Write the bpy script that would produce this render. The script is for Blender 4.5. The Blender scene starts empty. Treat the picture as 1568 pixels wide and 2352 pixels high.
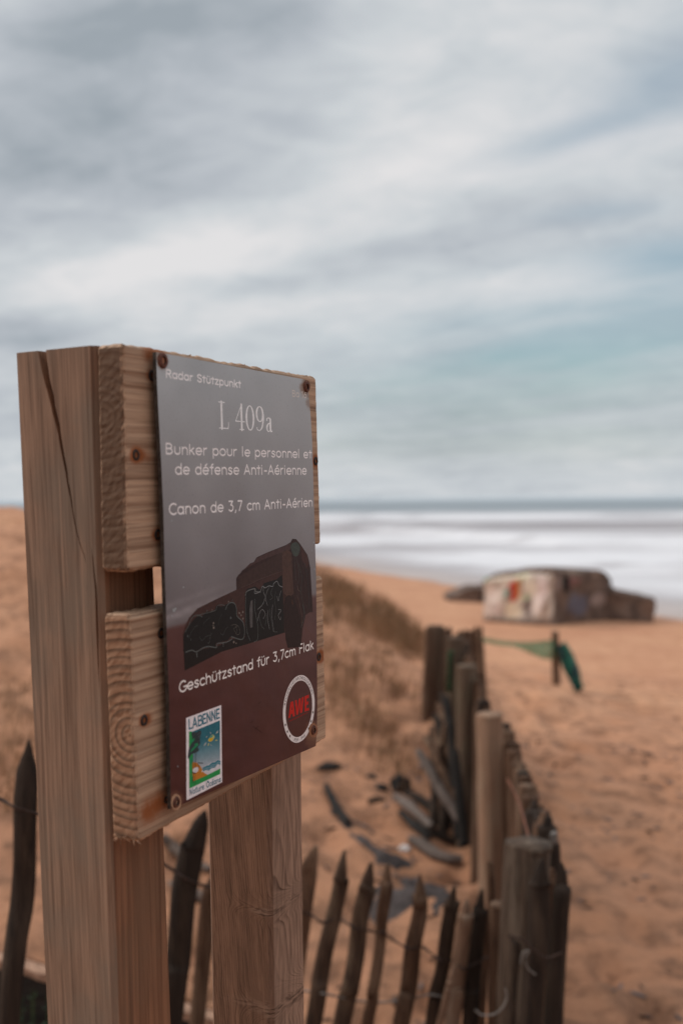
import bpy, bmesh, math, random
import numpy as np
from mathutils import Matrix, Vector, noise as mnoise, geometry as mgeo
random.seed(7)
R = math.radians
sc = bpy.context.scene
C = bpy.data.collections.new("scene"); sc.collection.children.link(C)

# ------------------------------------------------------------------ camera
CAMZ = 5.0
FPX = 2400.0                      # focal length in units of a 1568-wide frame
PITCH, ROLL = 0.0136, R(0.4)
cam = bpy.data.objects.new("camera", bpy.data.cameras.new("camera")); C.objects.link(cam)
cam.data.sensor_fit = 'HORIZONTAL'; cam.data.sensor_width = 24.0
cam.data.lens = FPX * 24.0 / 1568.0
cam.data.clip_start = 0.02; cam.data.clip_end = 20000
MC0 = Matrix.Translation((0, 0, CAMZ)) @ Matrix.Rotation(R(90) - PITCH, 4, 'X')
MC = MC0 @ Matrix.Rotation(-ROLL, 4, 'Z')
cam.matrix_world = MC
sc.camera = cam
cam.data.dof.use_dof = True
cam.data.dof.focus_distance = 0.815
cam.data.dof.aperture_fstop = 4.9
cam.data.dof.aperture_blades = 9

# ------------------------------------------------------------------ view, sun
sc.view_settings.view_transform = 'Standard'; sc.view_settings.look = 'None'
sc.view_settings.exposure = 0.0; sc.view_settings.gamma = 1.0
sc.view_settings.use_curve_mapping = False
SUN_EL, SUN_AZ = R(40), R(-84)    # azimuth from +Y towards +X
sun = bpy.data.objects.new("sun", bpy.data.lights.new("sun", 'SUN')); C.objects.link(sun)
sun.data.energy = 1.5; sun.data.angle = R(12); sun.data.color = (1.0, 0.93, 0.84)
sd = Vector((math.sin(SUN_AZ) * math.cos(SUN_EL), math.cos(SUN_AZ) * math.cos(SUN_EL), math.sin(SUN_EL)))
sun.rotation_euler = sd.to_track_quat('Z', 'Y').to_euler()

# ------------------------------------------------------------------ node helper
class NT:
    def __init__(s, nt): s.nt = nt
    def node(s, t, **kw):
        n = s.nt.nodes.new(t)
        for k, v in kw.items(): setattr(n, k, v)
        return n
    def set(s, sock, v):
        if v is None: return
        if isinstance(v, bpy.types.NodeSocket): s.nt.links.new(v, sock)
        else: sock.default_value = v
    def m(s, op, a, b=None, c=None, clamp=False):
        n = s.node('ShaderNodeMath', operation=op); n.use_clamp = clamp
        for i, v in enumerate((a, b, c)):
            if v is not None: s.set(n.inputs[i], v)
        return n.outputs[0]
    def mix(s, f, a, b, mode='MIX'):
        n = s.node('ShaderNodeMix', data_type='RGBA', blend_type=mode)
        s.set(n.inputs[0], f)
        for i, v in ((6, a), (7, b)):
            if isinstance(v, tuple) and len(v) == 3: v = (*v, 1)
            s.set(n.inputs[i], v)
        return n.outputs[2]
    def noise(s, vec, scale, detail=3, rough=.5, dist=0.0, out=0):
        n = s.node('ShaderNodeTexNoise'); s.set(n.inputs['Vector'], vec)
        n.inputs['Scale'].default_value = scale; n.inputs['Detail'].default_value = detail
        n.inputs['Roughness'].default_value = rough; n.inputs['Distortion'].default_value = dist
        return n.outputs[out]
    def mapr(s, v, a, b, c=0.0, d=1.0, smooth=True):
        n = s.node('ShaderNodeMapRange'); n.interpolation_type = 'SMOOTHSTEP' if smooth else 'LINEAR'
        for i, x in enumerate((v, a, b, c, d)): s.set(n.inputs[i], x)
        return n.outputs[0]
    def xyz(s, v):
        n = s.node('ShaderNodeSeparateXYZ'); s.set(n.inputs[0], v); return n.outputs
    def comb(s, x, y, z):
        n = s.node('ShaderNodeCombineXYZ')
        for i, v in enumerate((x, y, z)): s.set(n.inputs[i], v)
        return n.outputs[0]
    def vm(s, op, a, b=None, scale=None):
        n = s.node('ShaderNodeVectorMath', operation=op); s.set(n.inputs[0], a)
        if b is not None: s.set(n.inputs[1], b)
        if scale is not None: s.set(n.inputs['Scale'], scale)
        return n.outputs[1] if op in ('LENGTH', 'DOT_PRODUCT', 'DISTANCE') else n.outputs[0]
    def ramp(s, f, stops):
        n = s.node('ShaderNodeValToRGB'); e = n.color_ramp.elements
        while len(e) < len(stops): e.new(0.5)
        for i, (p, c) in enumerate(stops): e[i].position = p; e[i].color = (*c, 1)
        s.set(n.inputs[0], f); return n.outputs[0]
    def bump(s, h, dist, strength=1.0):
        n = s.node('ShaderNodeBump'); s.set(n.inputs['Height'], h)
        n.inputs['Distance'].default_value = dist; n.inputs['Strength'].default_value = strength
        return n.outputs[0]
    def obj(s): return s.node('ShaderNodeTexCoord').outputs['Object']
    def gen(s): return s.node('ShaderNodeTexCoord').outputs['Generated']
    def attr(s, name, out=0): return s.node('ShaderNodeAttribute', attribute_name=name).outputs[out]
    def rnd(s): return s.node('ShaderNodeObjectInfo').outputs['Random']

def lin(c):
    if max(c) > 1: c = [x / 255 for x in c]
    return tuple(x / 12.92 if x <= .04045 else ((x + .055) / 1.055) ** 2.4 for x in c)
def newmat(name):
    m = bpy.data.materials.new(name); m.use_nodes = True; m.node_tree.nodes.clear()
    n = NT(m.node_tree); b = n.node('ShaderNodeBsdfPrincipled'); o = n.node('ShaderNodeOutputMaterial')
    m.node_tree.links.new(b.outputs[0], o.inputs[0])
    return m, n, b
def fin(n, b, col=None, rough=.8, spec=.3, normal=None, metal=0):
    if isinstance(col, tuple) and len(col) == 3: col = (*col, 1)
    n.set(b.inputs['Base Color'], col); n.set(b.inputs['Roughness'], rough)
    b.inputs['Specular IOR Level'].default_value = spec; b.inputs['Metallic'].default_value = metal
    if normal is not None: n.set(b.inputs['Normal'], normal)

# ------------------------------------------------------------------ world: overcast streaked sky over a Nishita sky
world = bpy.data.worlds.new("World"); sc.world = world; world.use_nodes = True
world.node_tree.nodes.clear(); w = NT(world.node_tree)
gd = w.gen(); dx, dy, dz = w.xyz(gd)
sky = w.node('ShaderNodeTexSky', sky_type='NISHITA'); sky.sun_disc = False
sky.sun_elevation = SUN_EL; sky.sun_rotation = SUN_AZ
sky.air_density = 1.0; sky.dust_density = 2.0; sky.ozone_density = 1.5
blue = w.vm('MULTIPLY', sky.outputs[0], (0.106, 0.124, 0.112))
# image-like angles: azimuth tangent and elevation tangent seen from the beach
yy = w.m('MAXIMUM', dy, 0.05)
az = w.m('DIVIDE', dx, yy); el = w.m('DIVIDE', dz, yy)
den = w.m('ADD', w.m('MAXIMUM', dz, 0.0), 0.09)
cxx = w.m('DIVIDE', dx, den); cyy = w.m('DIVIDE', dy, den)
A = R(52); ca, sa = math.cos(A), math.sin(A)     # streaks run towards the left horizon
u = w.m('ADD', w.m('MULTIPLY', cxx, -sa), w.m('MULTIPLY', cyy, ca))
v = w.m('ADD', w.m('MULTIPLY', cxx, ca), w.m('MULTIPLY', cyy, sa))
P1 = w.comb(w.m('MULTIPLY', u, 0.20), w.m('MULTIPLY', v, 0.85), 0.0)
n1 = w.noise(P1, 1.0, 5, .52, .5)
P2 = w.comb(w.m('MULTIPLY', u, 0.55), w.m('MULTIPLY', v, 1.5), 3.7)
n2 = w.noise(P2, 1.6, 5, .55, .4)
P3 = w.comb(az, w.m('MULTIPLY', el, 1.7), 0.9)
n3 = w.noise(P3, 2.6, 4, .55, .3)
def spot(a, e, ra, re, rot=0.0, soft=1.0):       # soft blob at an azimuth / elevation tangent
    c, s = math.cos(rot), math.sin(rot)
    p = w.m('SUBTRACT', az, a); q = w.m('SUBTRACT', el, e)
    p2 = w.m('DIVIDE', w.m('ADD', w.m('MULTIPLY', p, c), w.m('MULTIPLY', q, s)), ra)
    q2 = w.m('DIVIDE', w.m('SUBTRACT', w.m('MULTIPLY', q, c), w.m('MULTIPLY', p, s)), re)
    rr = w.m('ADD', w.m('MULTIPLY', p2, p2), w.m('MULTIPLY', q2, q2))
    rr = w.m('ADD', rr, w.m('MULTIPLY', w.m('SUBTRACT', n2, .5), 2.2))
    return w.m('EXPONENT', w.m('MULTIPLY', w.m('MAXIMUM', rr, 0.0), -1.0))
def px2a(x, y): return ((x - 784) / 2400, (1150 - y) / 2400)
def blob(x, y, rx, ry, deg): return spot(*px2a(x, y), rx / 2400, ry / 2400, R(deg))
bright = w.m('ADD', w.m('MULTIPLY', w.mapr(n1, .36, .66), .12), .28)
for (x, y, rx, ry, dg, k) in [(560, 570, 420, 70, 12, .36), (950, 370, 380, 110, 25, .26), (650, 720, 420, 60, 8, .32), (1000, 130, 420, 200, -30, .24),
                              (1450, 330, 260, 45, 14, .40), (1300, 660, 360, 40, 3, .35), (250, 640, 320, 90, 15, .25)]:
    bright = w.m('ADD', bright, w.m('MULTIPLY', blob(x, y, rx, ry, dg), k))
for (x, y, rx, ry, dg, k) in [(120, 180, 380, 260, 10, .42), (500, 40, 330, 70, 0, .42), (640, 660, 160, 30, 5, .3), (60, 760, 260, 50, 0, .45),
                              (300, 420, 260, 90, 20, .2), (1200, 960, 500, 60, 0, .18), (60, 980, 200, 40, 0, .2)]:
    bright = w.m('SUBTRACT', bright, w.m('MULTIPLY', blob(x, y, rx, ry, dg), k))
bright = w.m('ADD', bright, w.m('MULTIPLY', w.m('SUBTRACT', n2, .5), .22))
bright = w.m('ADD', bright, w.m('MULTIPLY', w.m('SUBTRACT', n3, .5), .80))
P4 = w.comb(w.m('MULTIPLY', u, 1.9), w.m('MULTIPLY', v, 2.4), 8.1)
n4 = w.noise(P4, 2.2, 5, .6, .6)
P5 = w.comb(w.m('ADD', az, w.m('MULTIPLY', el, .5)), w.m('MULTIPLY', el, 2.2), 5.2)
n5 = w.noise(P5, 7.0, 5, .6, .4)
bright = w.m('ADD', bright, w.m('MULTIPLY', w.m('SUBTRACT', n4, .5), .62))
bright = w.m('ADD', bright, w.m('MULTIPLY', w.m('SUBTRACT', n5, .5), .62))
cloud = w.ramp(w.m('ADD', bright, .245), [(0.0, lin((157, 166, 174))), (.35, lin((183, 189, 196))), (.65, lin((203, 208, 212))), (1.0, lin((226, 225, 226)))])
hole = None
for (x, y, rx, ry, dg, k) in [(1440, 790, 500, 130, 4, .5), (1560, 190, 240, 110, 22, .42), (1330, 320, 200, 36, 16, .32), (1560, 610, 200, 62, 5, .65), (1150, 880, 460, 70, 6, .28),
                              (1150, 1020, 620, 60, 0, .2), (1400, 500, 160, 26, 5, .3)]:
    h = w.m('MULTIPLY', blob(x, y, rx, ry, dg), k); hole = h if hole is None else w.m('ADD', hole, h)
hole = w.m('ADD', hole, w.mapr(n1, .44, .30, 0, .10), clamp=True)
skyc = w.mix(hole, cloud, blue)
# brightness added overhead to light the sand (above and outside the frame), as under a bright overcast
skyc = w.vm('SCALE', skyc, scale=w.mapr(dz, .46, .95, 1.0, 2.15))
lpx = w.mapr(dy, .1, -.6, 1.0, .8)
skyc = w.vm('SCALE', skyc, scale=lpx)
bg = w.node('ShaderNodeBackground'); w.set(bg.inputs[0], skyc); bg.inputs[1].default_value = 1.0
wo = w.node('ShaderNodeOutputWorld'); world.node_tree.links.new(bg.outputs[0], wo.inputs[0])

# ------------------------------------------------------------------ object helpers
def mesh(name, verts, faces, mats=None, parent=None, smooth=False, mi=None):
    me = bpy.data.meshes.new(name); me.from_pydata([tuple(v) for v in verts], [], faces)
    for m in (mats if isinstance(mats, (list, tuple)) else [mats] if mats else []): me.materials.append(m)
    if mi is not None: me.polygons.foreach_set('material_index', mi)
    if smooth: me.polygons.foreach_set('use_smooth', [True] * len(me.polygons))
    me.update()
    o = bpy.data.objects.new(name, me); C.objects.link(o)
    if parent: o.parent = parent
    return o
def empty(name, loc=(0, 0, 0), M=None):
    o = bpy.data.objects.new(name, None); C.objects.link(o); o.empty_display_size = .1
    if M is not None: o.matrix_world = M
    else: o.location = loc
    return o
def tag(o, label=None, cat=None, group=None, kind=None):
    if label: o['label'] = label
    if cat: o['category'] = cat
    if group: o['group'] = group
    if kind: o['kind'] = kind
    return o
def at(px, py, d):                # world point seen at (px, py) of the 1568x2352 frame, d metres along the view axis
    return MC @ Vector(((px - 784) * d / FPX, -(py - 1176) * d / FPX, -d))
def ss(a, b, x):
    t = min(1, max(0, (x - a) / (b - a))); return t * t * (3 - 2 * t)
def nz(x, y, z=0.0): return mnoise.noise(Vector((x, y, z)))
def catmull(P, n=6, closed=False):
    P = [Vector(p) for p in P]; out = []
    N = len(P)
    rng = range(N if closed else N - 1)
    for i in rng:
        p0 = P[(i - 1) % N] if closed or i > 0 else P[0] * 2 - P[1]
        p1, p2 = P[i], P[(i + 1) % N]
        p3 = P[(i + 2) % N] if closed or i + 2 < N else P[-1] * 2 - P[-2]
        for k in range(n):
            t = k / n
            out.append(.5 * ((2 * p1) + (p2 - p0) * t + (2 * p0 - 5 * p1 + 4 * p2 - p3) * t * t + (3 * p1 - p0 - 3 * p2 + p3) * t ** 3))
    if not closed: out.append(P[-1])
    return out

# ------------------------------------------------------------------ terrain
def shore(x): return max(22, min(400, 75 - 2.4 * x))
def ground(x, y):
    """height of the sand (camera at z = 5)"""
    drop = 1.5 + 3.16 * ss(7.6, 29, y)
    if x > .9: drop += .10 * min(x - .9, 3) * ss(3, 9, y) * (1 - ss(12, 25, y))
    h = 1.6 * (1 - math.exp(-max(0.0, 1.1 - x) / 1.5)) * ss(2.4, 9.5, y) * (1 - ss(11, 22, y))
    z = CAMZ - drop + h
    # mound by the green net
    z += .10 * math.exp(-((x - 1.35) / .8) ** 2 - ((y - 7.6) / 1.3) ** 2)
    sea_z = .018 * (shore(x) - y)
    far = ss(20, 30, y)
    z = z * (1 - far) + max(-1.5, sea_z) * far
    a = 1 - ss(12, 45, y)
    z += a * (.04 * nz(x * .9, y * .9) + .035 * nz(x * 2.3, y * 2.3, 4) + .020 * nz(x * 6, y * 6, 2))
    if y < 12:                     # trodden sand: footprints and small scoops
        q = nz(x * 5.5, y * 4.5, 9)
        z -= .05 * max(0, q - .08) * (1 - ss(9, 12, y)) * 2.2
        z += .010 * nz(x * 12, y * 12, 5)
    z += far * .03 * nz(x * .3, y * .3, 8)
    return z
def hit(px, py, dmin=1.2, dmax=80):
    d = dmin; last = d
    while d < dmax:
        p = at(px, py, d)
        if p.z < ground(p.x, p.y):
            lo, hi = last, d
            for _ in range(18):
                md = (lo + hi) / 2; q = at(px, py, md)
                if q.z < ground(q.x, q.y): hi = md
                else: lo = md
            q = at(px, py, hi); return Vector((q.x, q.y, ground(q.x, q.y)))
        last = d; d *= 1.01
    return None
def axis_nonuni(lo, hi, c, s0, g):
    a = [c]; s = s0
    while a[-1] < hi: a.append(a[-1] + s); s *= g
    b = [c]; s = s0
    while b[-1] > lo: b.append(b[-1] - s); s *= g
    return sorted(set(b[1:] + a))
xs = axis_nonuni(-600, 600, .6, .022, 1.018)
ys = axis_nonuni(-40, 420, 3.2, .022, 1.013)
V, F = [], []
for y in ys:
    for x in xs: V.append((x, y, ground(x, y)))
nx = len(xs)
for j in range(len(ys) - 1):
    for i in range(nx - 1):
        a = j * nx + i; F.append((a, a + 1, a + nx + 1, a + nx))
m_sand, n, b = newmat('sand')
o_ = n.obj()
a1 = n.noise(o_, .35, 5, .6); a2 = n.noise(o_, 2.4, 6, .6, .3); a3 = n.noise(o_, 26, 4, .65); a4 = n.noise(o_, 420, 3, .6)
col = n.mix(n.mapr(a1, .35, .65), lin((198, 148, 115)), lin((183, 131, 101)))
col = n.mix(n.mapr(a2, .42, .68, 0, .6), col, lin((160, 108, 76)))
col = n.mix(n.mapr(a3, .52, .72, 0, .35), col, lin((128, 90, 68)))
ox, oy, oz = n.xyz(o_)
a5 = n.noise(o_, 6.5, 5, .6, .2)
col = n.mix(n.m('MULTIPLY', n.mapr(a5, .48, .66, 0, .7), n.mapr(oy, 9, 16, 1, 0)), col, lin((118, 78, 56)))
a6 = n.noise(o_, 15, 3, .55, .3)
col = n.mix(n.m('MULTIPLY', n.mapr(a6, .58, .66, 0, .8), n.mapr(oy, 6, 12, 1, 0)), col, lin((96, 64, 48)))
near_dark = n.m('MULTIPLY', n.mapr(n.m('ADD', oy, n.m('MULTIPLY', a1, 3.0)), 3.8, 10.5, 1, 0), .72)  # sand colour gets darker towards the camera
col = n.mix(near_dark, col, n.mix(n.mapr(a5, .4, .6), lin((146, 100, 73)), lin((100, 68, 50))))
col = n.mix(n.mapr(a4, .35, .75, 0, .22), col, lin((226, 180, 148)))
ox, oy, oz = n.xyz(o_)
wet = n.mapr(n.m('ADD', oz, n.m('MULTIPLY', n.noise(o_, .15, 3), .12)), .02, .16, 1, 0)
col = n.mix(n.m('MULTIPLY', wet, .5), col, lin((150, 112, 92)))
hgt = n.m('ADD', n.m('MULTIPLY', a2, .6), n.m('ADD', n.m('MULTIPLY', a3, .25), n.m('MULTIPLY', a4, .02)))
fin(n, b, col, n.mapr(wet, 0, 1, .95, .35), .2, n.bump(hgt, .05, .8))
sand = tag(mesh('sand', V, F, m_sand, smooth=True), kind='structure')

# sea
def wave(x, y):
    dsh = y - shore(x)
    z = 0.0
    for (c, wd, amp) in ((18, 3.5, .25), (46, 5, .45), (85, 6, .7), (150, 9, .8), (240, 12, .7), (380, 16, .6)):
        cc = c + 5 * nz(x * .02, c * .7) + 10 * nz(x * .006, c)
        t = (dsh - cc) / wd
        z += amp * math.exp(-t * t * (4 if t < 0 else 1)) * (.55 + .9 * max(0, nz(x * .025, c * .3, 3) + .3))
    return z + .04 * nz(x * .25, y * .25)
V, F = [], []
xsw = axis_nonuni(-9000, 9000, 15, .9, 1.035)
t = [20.0]; s = .5
while t[-1] < 14000: t.append(t[-1] + s); s = s * 1.012 if t[-1] < 500 else s * 1.12
for y in t:
    for x in xsw: V.append((x, y, wave(x, y) if y < 900 and abs(x) < 600 else 0))
nx = len(xsw)
for j in range(len(t) - 1):
    for i in range(nx - 1):
        a = j * nx + i; F.append((a, a + 1, a + nx + 1, a + nx))
m_sea, n, b = newmat('sea_water')
o_ = n.obj(); ox, oy, oz = n.xyz(o_)
ds = n.m('SUBTRACT', n.m('ADD', oy, n.m('MULTIPLY', ox, 2.4)), 75.0)       # metres beyond the shoreline
dn = n.m('ADD', oy, 0.0)
wob = n.m('MULTIPLY', n.m('SUBTRACT', n.noise(n.vm('MULTIPLY', o_, (.02, .05, 0)), 1.0, 3), .5), 30)
dd = n.m('ADD', dn, wob)
st = n.noise(n.vm('MULTIPLY', o_, (.016, .055, 0)), 1.0, 5, .6, .6)
st2 = n.noise(n.vm('MULTIPLY', o_, (.15, .5, 0)), 1.0, 5, .65, .8)
foam = n.mapr(dd, 250, 420, .92, 0)                                  # outer edge of the surf
foam = n.m('MULTIPLY', foam, n.m('SUBTRACT', 1.0, n.m('MULTIPLY', n.m('MULTIPLY', n.mapr(dd, 125, 150), n.mapr(dd, 195, 240, 1, 0)), n.mapr(st, .46, .64, .85, .4))))
foam = n.m('MULTIPLY', foam, n.mapr(n.m('ADD', ds, wob), 8, 30, .25, 1))
foam = n.m('MULTIPLY', foam, n.mapr(st, .36, .54, .35, 1))
foam = n.m('MULTIPLY', foam, n.mapr(st2, .25, .5, .8, 1))
foam = n.m('ADD', foam, n.m('MULTIPLY', n.mapr(st, .62, .7), .35), clamp=True)
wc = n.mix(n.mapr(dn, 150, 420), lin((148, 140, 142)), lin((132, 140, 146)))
wc = n.mix(n.mapr(dn, 500, 2600), wc, lin((176, 184, 190)))  # far water paler towards the horizon, haze put into the colour
wc = n.mix(n.mapr(n.m('ADD', ds, wob), 0, 20, 1, 0), wc, lin((170, 150, 140)))
col = n.mix(foam, wc, lin((226, 224, 226)))
fin(n, b, col, n.mapr(foam, 0, 1, .45, .9), .18, n.bump(n.noise(n.vm('MULTIPLY', o_, (.5, 1.4, 1)), 1.0, 5, .65), .35, .8))
sea = tag(mesh('sea', V, F, m_sea, smooth=True), kind='structure')

# ------------------------------------------------------------------ wood materials
def wood_sawn(name, axis, c, freq, light, dark, bias=0.5, knots=(), wob=.006, stain=False, grey=None, fine=1.0, contrast=1.0, endgrain=0, face=None, streak=.5, egl=.40, egd=.34):
    """solid sawn softwood: growth rings around a pith line parallel to `axis`, c = the other two coordinates of the pith."""
    m, n, b = newmat(name)
    o = n.obj(); X = list(n.xyz(o))
    ia, (i1, i2) = {'X': (0, (1, 2)), 'Z': (2, (0, 1))}[axis]
    p, q, l = X[i1], X[i2], X[ia]
    lowv = [None] * 3; lowv[i1] = n.m('MULTIPLY', p, 6.0); lowv[i2] = n.m('MULTIPLY', q, 6.0); lowv[ia] = n.m('MULTIPLY', l, 1.6)
    nw = n.noise(n.comb(*lowv), 1.0, 3, .5, out=1); wv = n.xyz(nw)
    p = n.m('ADD', p, n.m('MULTIPLY', n.m('SUBTRACT', wv[0], .5), wob * 4)); q = n.m('ADD', q, n.m('MULTIPLY', n.m('SUBTRACT', wv[1], .5), wob * 4))
    km = None
    for (kp, kq, kl, ra, rl) in knots:        # fibres flow round a knot
        a = n.m('DIVIDE', n.m('SUBTRACT', q if kp is None else p, kq if kp is None else kp), ra)
        l_ = n.m('DIVIDE', n.m('SUBTRACT', l, kl), rl)
        g = n.m('EXPONENT', n.m('MULTIPLY', n.m('ADD', n.m('MULTIPLY', a, a), n.m('MULTIPLY', l_, l_)), -1.0))
        sh = n.m('MULTIPLY', n.m('MULTIPLY', g, l_), ra * .9)
        if kp is None: q = n.m('ADD', q, n.m('ADD', sh, n.m('MULTIPLY', g, ra * .8)))
        else: p = n.m('ADD', p, n.m('ADD', sh, n.m('MULTIPLY', g, ra * .8)))
        core = n.mapr(g, .62, .95); km = core if km is None else n.m('MAXIMUM', km, core)
    dp = n.m('SUBTRACT', p, c[0]); dq = n.m('SUBTRACT', q, c[1])
    r = n.m('SQRT', n.m('ADD', n.m('MULTIPLY', dp, dp), n.m('MULTIPLY', dq, dq)))
    ph = n.m('MULTIPLY', r, freq)
    ph = n.m('ADD', ph, n.m('MULTIPLY', n.noise(n.comb(*[n.m('MULTIPLY', ph, .37) if k == 0 else 0.0 for k in range(3)]), 1.0, 2), 1.6))
    fr = n.m('FRACT', ph)
    ring = n.m('MULTIPLY', n.mapr(fr, .25, .88), n.mapr(fr, .9, 1.0, 1, 0))
    fv = [None] * 3; fv[i1] = n.m('MULTIPLY', X[i1], 900.0 * fine); fv[i2] = n.m('MULTIPLY', X[i2], 900.0 * fine); fv[ia] = n.m('MULTIPLY', X[ia], 22.0)
    fib = n.noise(n.comb(*fv), 1.0, 3, .6)
    eg = n.mapr(n.xyz(n.vm('ABSOLUTE', n.node('ShaderNodeTexCoord').outputs['Normal']))[ia], .75, .9); neg = n.m('SUBTRACT', 1.0, n.m('MULTIPLY', eg, .88))
    bv = [None] * 3; bv[i1] = n.m('MULTIPLY', X[i1], 70.0); bv[i2] = n.m('MULTIPLY', X[i2], 70.0); bv[ia] = n.m('MULTIPLY', X[ia], 5.0)
    band = n.noise(n.comb(*bv), 1.0, 4, .55)
    big = n.noise(o, 9.0, 4, .55)
    amp = n.mapr(n.noise(n.comb(n.m('MULTIPLY', ph, .55), 3.0, 1.0), 1.0, 2), .32, .68, .15, 1.0)
    col = n.mix(n.m('MULTIPLY', n.m('MULTIPLY', ring, amp), n.mapr(big, .3, .7, .45 * contrast, .95 * contrast)), light, dark)
    col = n.mix(n.m('MULTIPLY', neg, n.mapr(band, .4, .66, 0, .36)), col, tuple(x * .55 for x in dark))
    col = n.mix(n.mapr(band, .5, .3, 0, .30), col, tuple(min(1, x * 1.25) for x in light))
    col = n.mix(n.m('MULTIPLY', neg, n.mapr(fib, .45, .72, 0, .38)), col, tuple(x * .6 for x in dark))
    if grey is not None: col = n.mix(n.mapr(n.noise(o, 14.0, 5, .6), .4, .66, 0, .7), col, grey)
    sv = [None] * 3; sv[i1] = n.m('MULTIPLY', X[i1], 330.0); sv[i2] = n.m('MULTIPLY', X[i2], 330.0); sv[ia] = n.m('MULTIPLY', X[ia], 5.0)
    stk = n.noise(n.comb(*sv), 1.0, 2, .5)
    col = n.mix(n.m('MULTIPLY', neg, n.mapr(stk, .56, .68, 0, streak)), col, tuple(x * .55 for x in dark))
    col = n.mix(n.m('MULTIPLY', neg, n.mapr(stk, .44, .34, 0, streak * .8)), col, tuple(min(1, x * 1.35) for x in light))
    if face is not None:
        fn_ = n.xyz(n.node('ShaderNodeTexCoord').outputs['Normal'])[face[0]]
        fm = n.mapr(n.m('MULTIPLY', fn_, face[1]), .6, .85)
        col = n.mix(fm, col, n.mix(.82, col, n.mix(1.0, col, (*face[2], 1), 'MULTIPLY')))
    if km is not None:
        kr = n.noise(n.vm('MULTIPLY', o, (90, 90, 520)), 1.0, 3, .6)
        col = n.mix(n.m('MULTIPLY', km, .7), col, n.mix(n.mapr(kr, .36, .6), tuple(x * .42 for x in dark), tuple(x * .82 for x in light)))
    if stain:
        s_ = n.attr('stain', 2)
        s_ = n.m('MULTIPLY', s_, n.mapr(n.noise(o, 160, 3), .25, .6, .75, 1.1), clamp=True)
        col = n.mix(n.mapr(s_, 0, .5), col, lin((142, 82, 46)))
        col = n.mix(n.mapr(s_, .5, 1.0), col, lin((36, 22, 18)))
    if endgrain: col = n.mix(n.m('MULTIPLY', eg, endgrain), col, n.mix(ring, tuple(x * egl for x in dark), tuple(x * egd for x in dark)))
    h = n.m('SUBTRACT', n.m('MULTIPLY', neg, n.m('ADD', n.m('MULTIPLY', fib, .35), n.m('MULTIPLY', band, .35))), n.m('MULTIPLY', n.m('MULTIPLY', ring, neg), .12))
    fin(n, b, col, .78, .25, n.bump(h, .0005, .8))
    return m
PINE_L, PINE_D = lin((188, 155, 129)), lin((124, 88, 65))
m_board1 = wood_sawn('pine_board_upper', 'X', (.018, -.045), 190, PINE_L, PINE_D, stain=True, wob=.0018, contrast=1.1, endgrain=.85)
m_board2 = wood_sawn('pine_board_lower', 'X', (.004, -.242), 185, PINE_L, PINE_D, stain=True, wob=.0014, contrast=1.25, endgrain=.75, egl=1.35, egd=.42)
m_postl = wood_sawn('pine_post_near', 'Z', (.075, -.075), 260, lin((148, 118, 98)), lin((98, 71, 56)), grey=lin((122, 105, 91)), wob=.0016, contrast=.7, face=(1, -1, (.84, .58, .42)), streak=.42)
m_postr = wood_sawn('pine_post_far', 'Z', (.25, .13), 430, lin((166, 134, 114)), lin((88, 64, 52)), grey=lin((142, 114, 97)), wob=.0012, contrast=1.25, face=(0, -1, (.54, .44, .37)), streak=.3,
                    knots=((None, .0560, -.4560, .024, .0075), (None, .050, -.548, .028, .012), (.245, None, -.545, .012, .02)))

def old_wood(name, c1, c2, c3, green=0.0, rings=False):
    m, n, b = newmat(name)
    o = n.obj(); r_ = n.rnd(); off = n.comb(n.m('MULTIPLY', r_, 13.0), n.m('MULTIPLY', r_, 7.0), n.m('MULTIPLY', r_, 31.0))
    o2 = n.vm('ADD', o, off)
    g1 = n.noise(n.vm('MULTIPLY', o2, (130, 130, 5)), 1.0, 5, .6, .4)
    g2 = n.noise(n.vm('MULTIPLY', o2, (420, 420, 12)), 1.0, 3, .6)
    g3 = n.noise(o2, 7, 4, .6); g4 = n.noise(n.vm('MULTIPLY', o2, (30, 30, 5)), 1.0, 4, .6)
    col = n.mix(n.mapr(g1, .36, .62), c1, c2)
    col = n.mix(n.mapr(g4, .48, .66, 0, .75), col, c3)
    col = n.mix(n.mapr(g2, .5, .7, 0, .5), col, tuple(x * .4 for x in c1))
    col = n.mix(n.mapr(r_, 0, 1, 0, .35), col, tuple(x * .6 for x in c1))
    if green: col = n.mix(n.mapr(g3, .5, .62, 0, green), col, lin((84, 92, 66)))
    h = n.m('ADD', n.m('MULTIPLY', g1, .7), n.m('MULTIPLY', g2, .3))
    fin(n, b, col, .85, .2, n.bump(h, .004, .9))
    return m
m_stake = old_wood('weathered_chestnut', lin((72, 51, 39)), lin((106, 78, 60)), lin((132, 106, 86)))
m_stake_dk = old_wood('dark_chestnut', lin((42, 33, 28)), lin((60, 47, 39)), lin((80, 65, 54)))
m_stake_md = old_wood('mid_chestnut', lin((56, 42, 34)), lin((82, 62, 49)), lin((108, 88, 72)))
m_stake_lt = old_wood('pale_chestnut', lin((110, 84, 68)), lin((136, 106, 86)), lin((140, 122, 106)))
m_post = old_wood('round_post_wood', lin((84, 66, 54)), lin((108, 88, 72)), lin((116, 100, 86)), green=.12)
m_post_pale = old_wood('pale_round_post_wood', lin((138, 108, 88)), lin((154, 122, 100)), lin((150, 128, 108)))
m_drift = old_wood('driftwood', lin((104, 90, 82)), lin((132, 118, 110)), lin((84, 68, 60)))
m_stake_b = old_wood('brown_chestnut', lin((92, 68, 54)), lin((118, 90, 72)), lin((126, 104, 86)))
m_corner = old_wood('dark_round_post', lin((66, 53, 44)), lin((90, 73, 61)), lin((112, 97, 84)))
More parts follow.
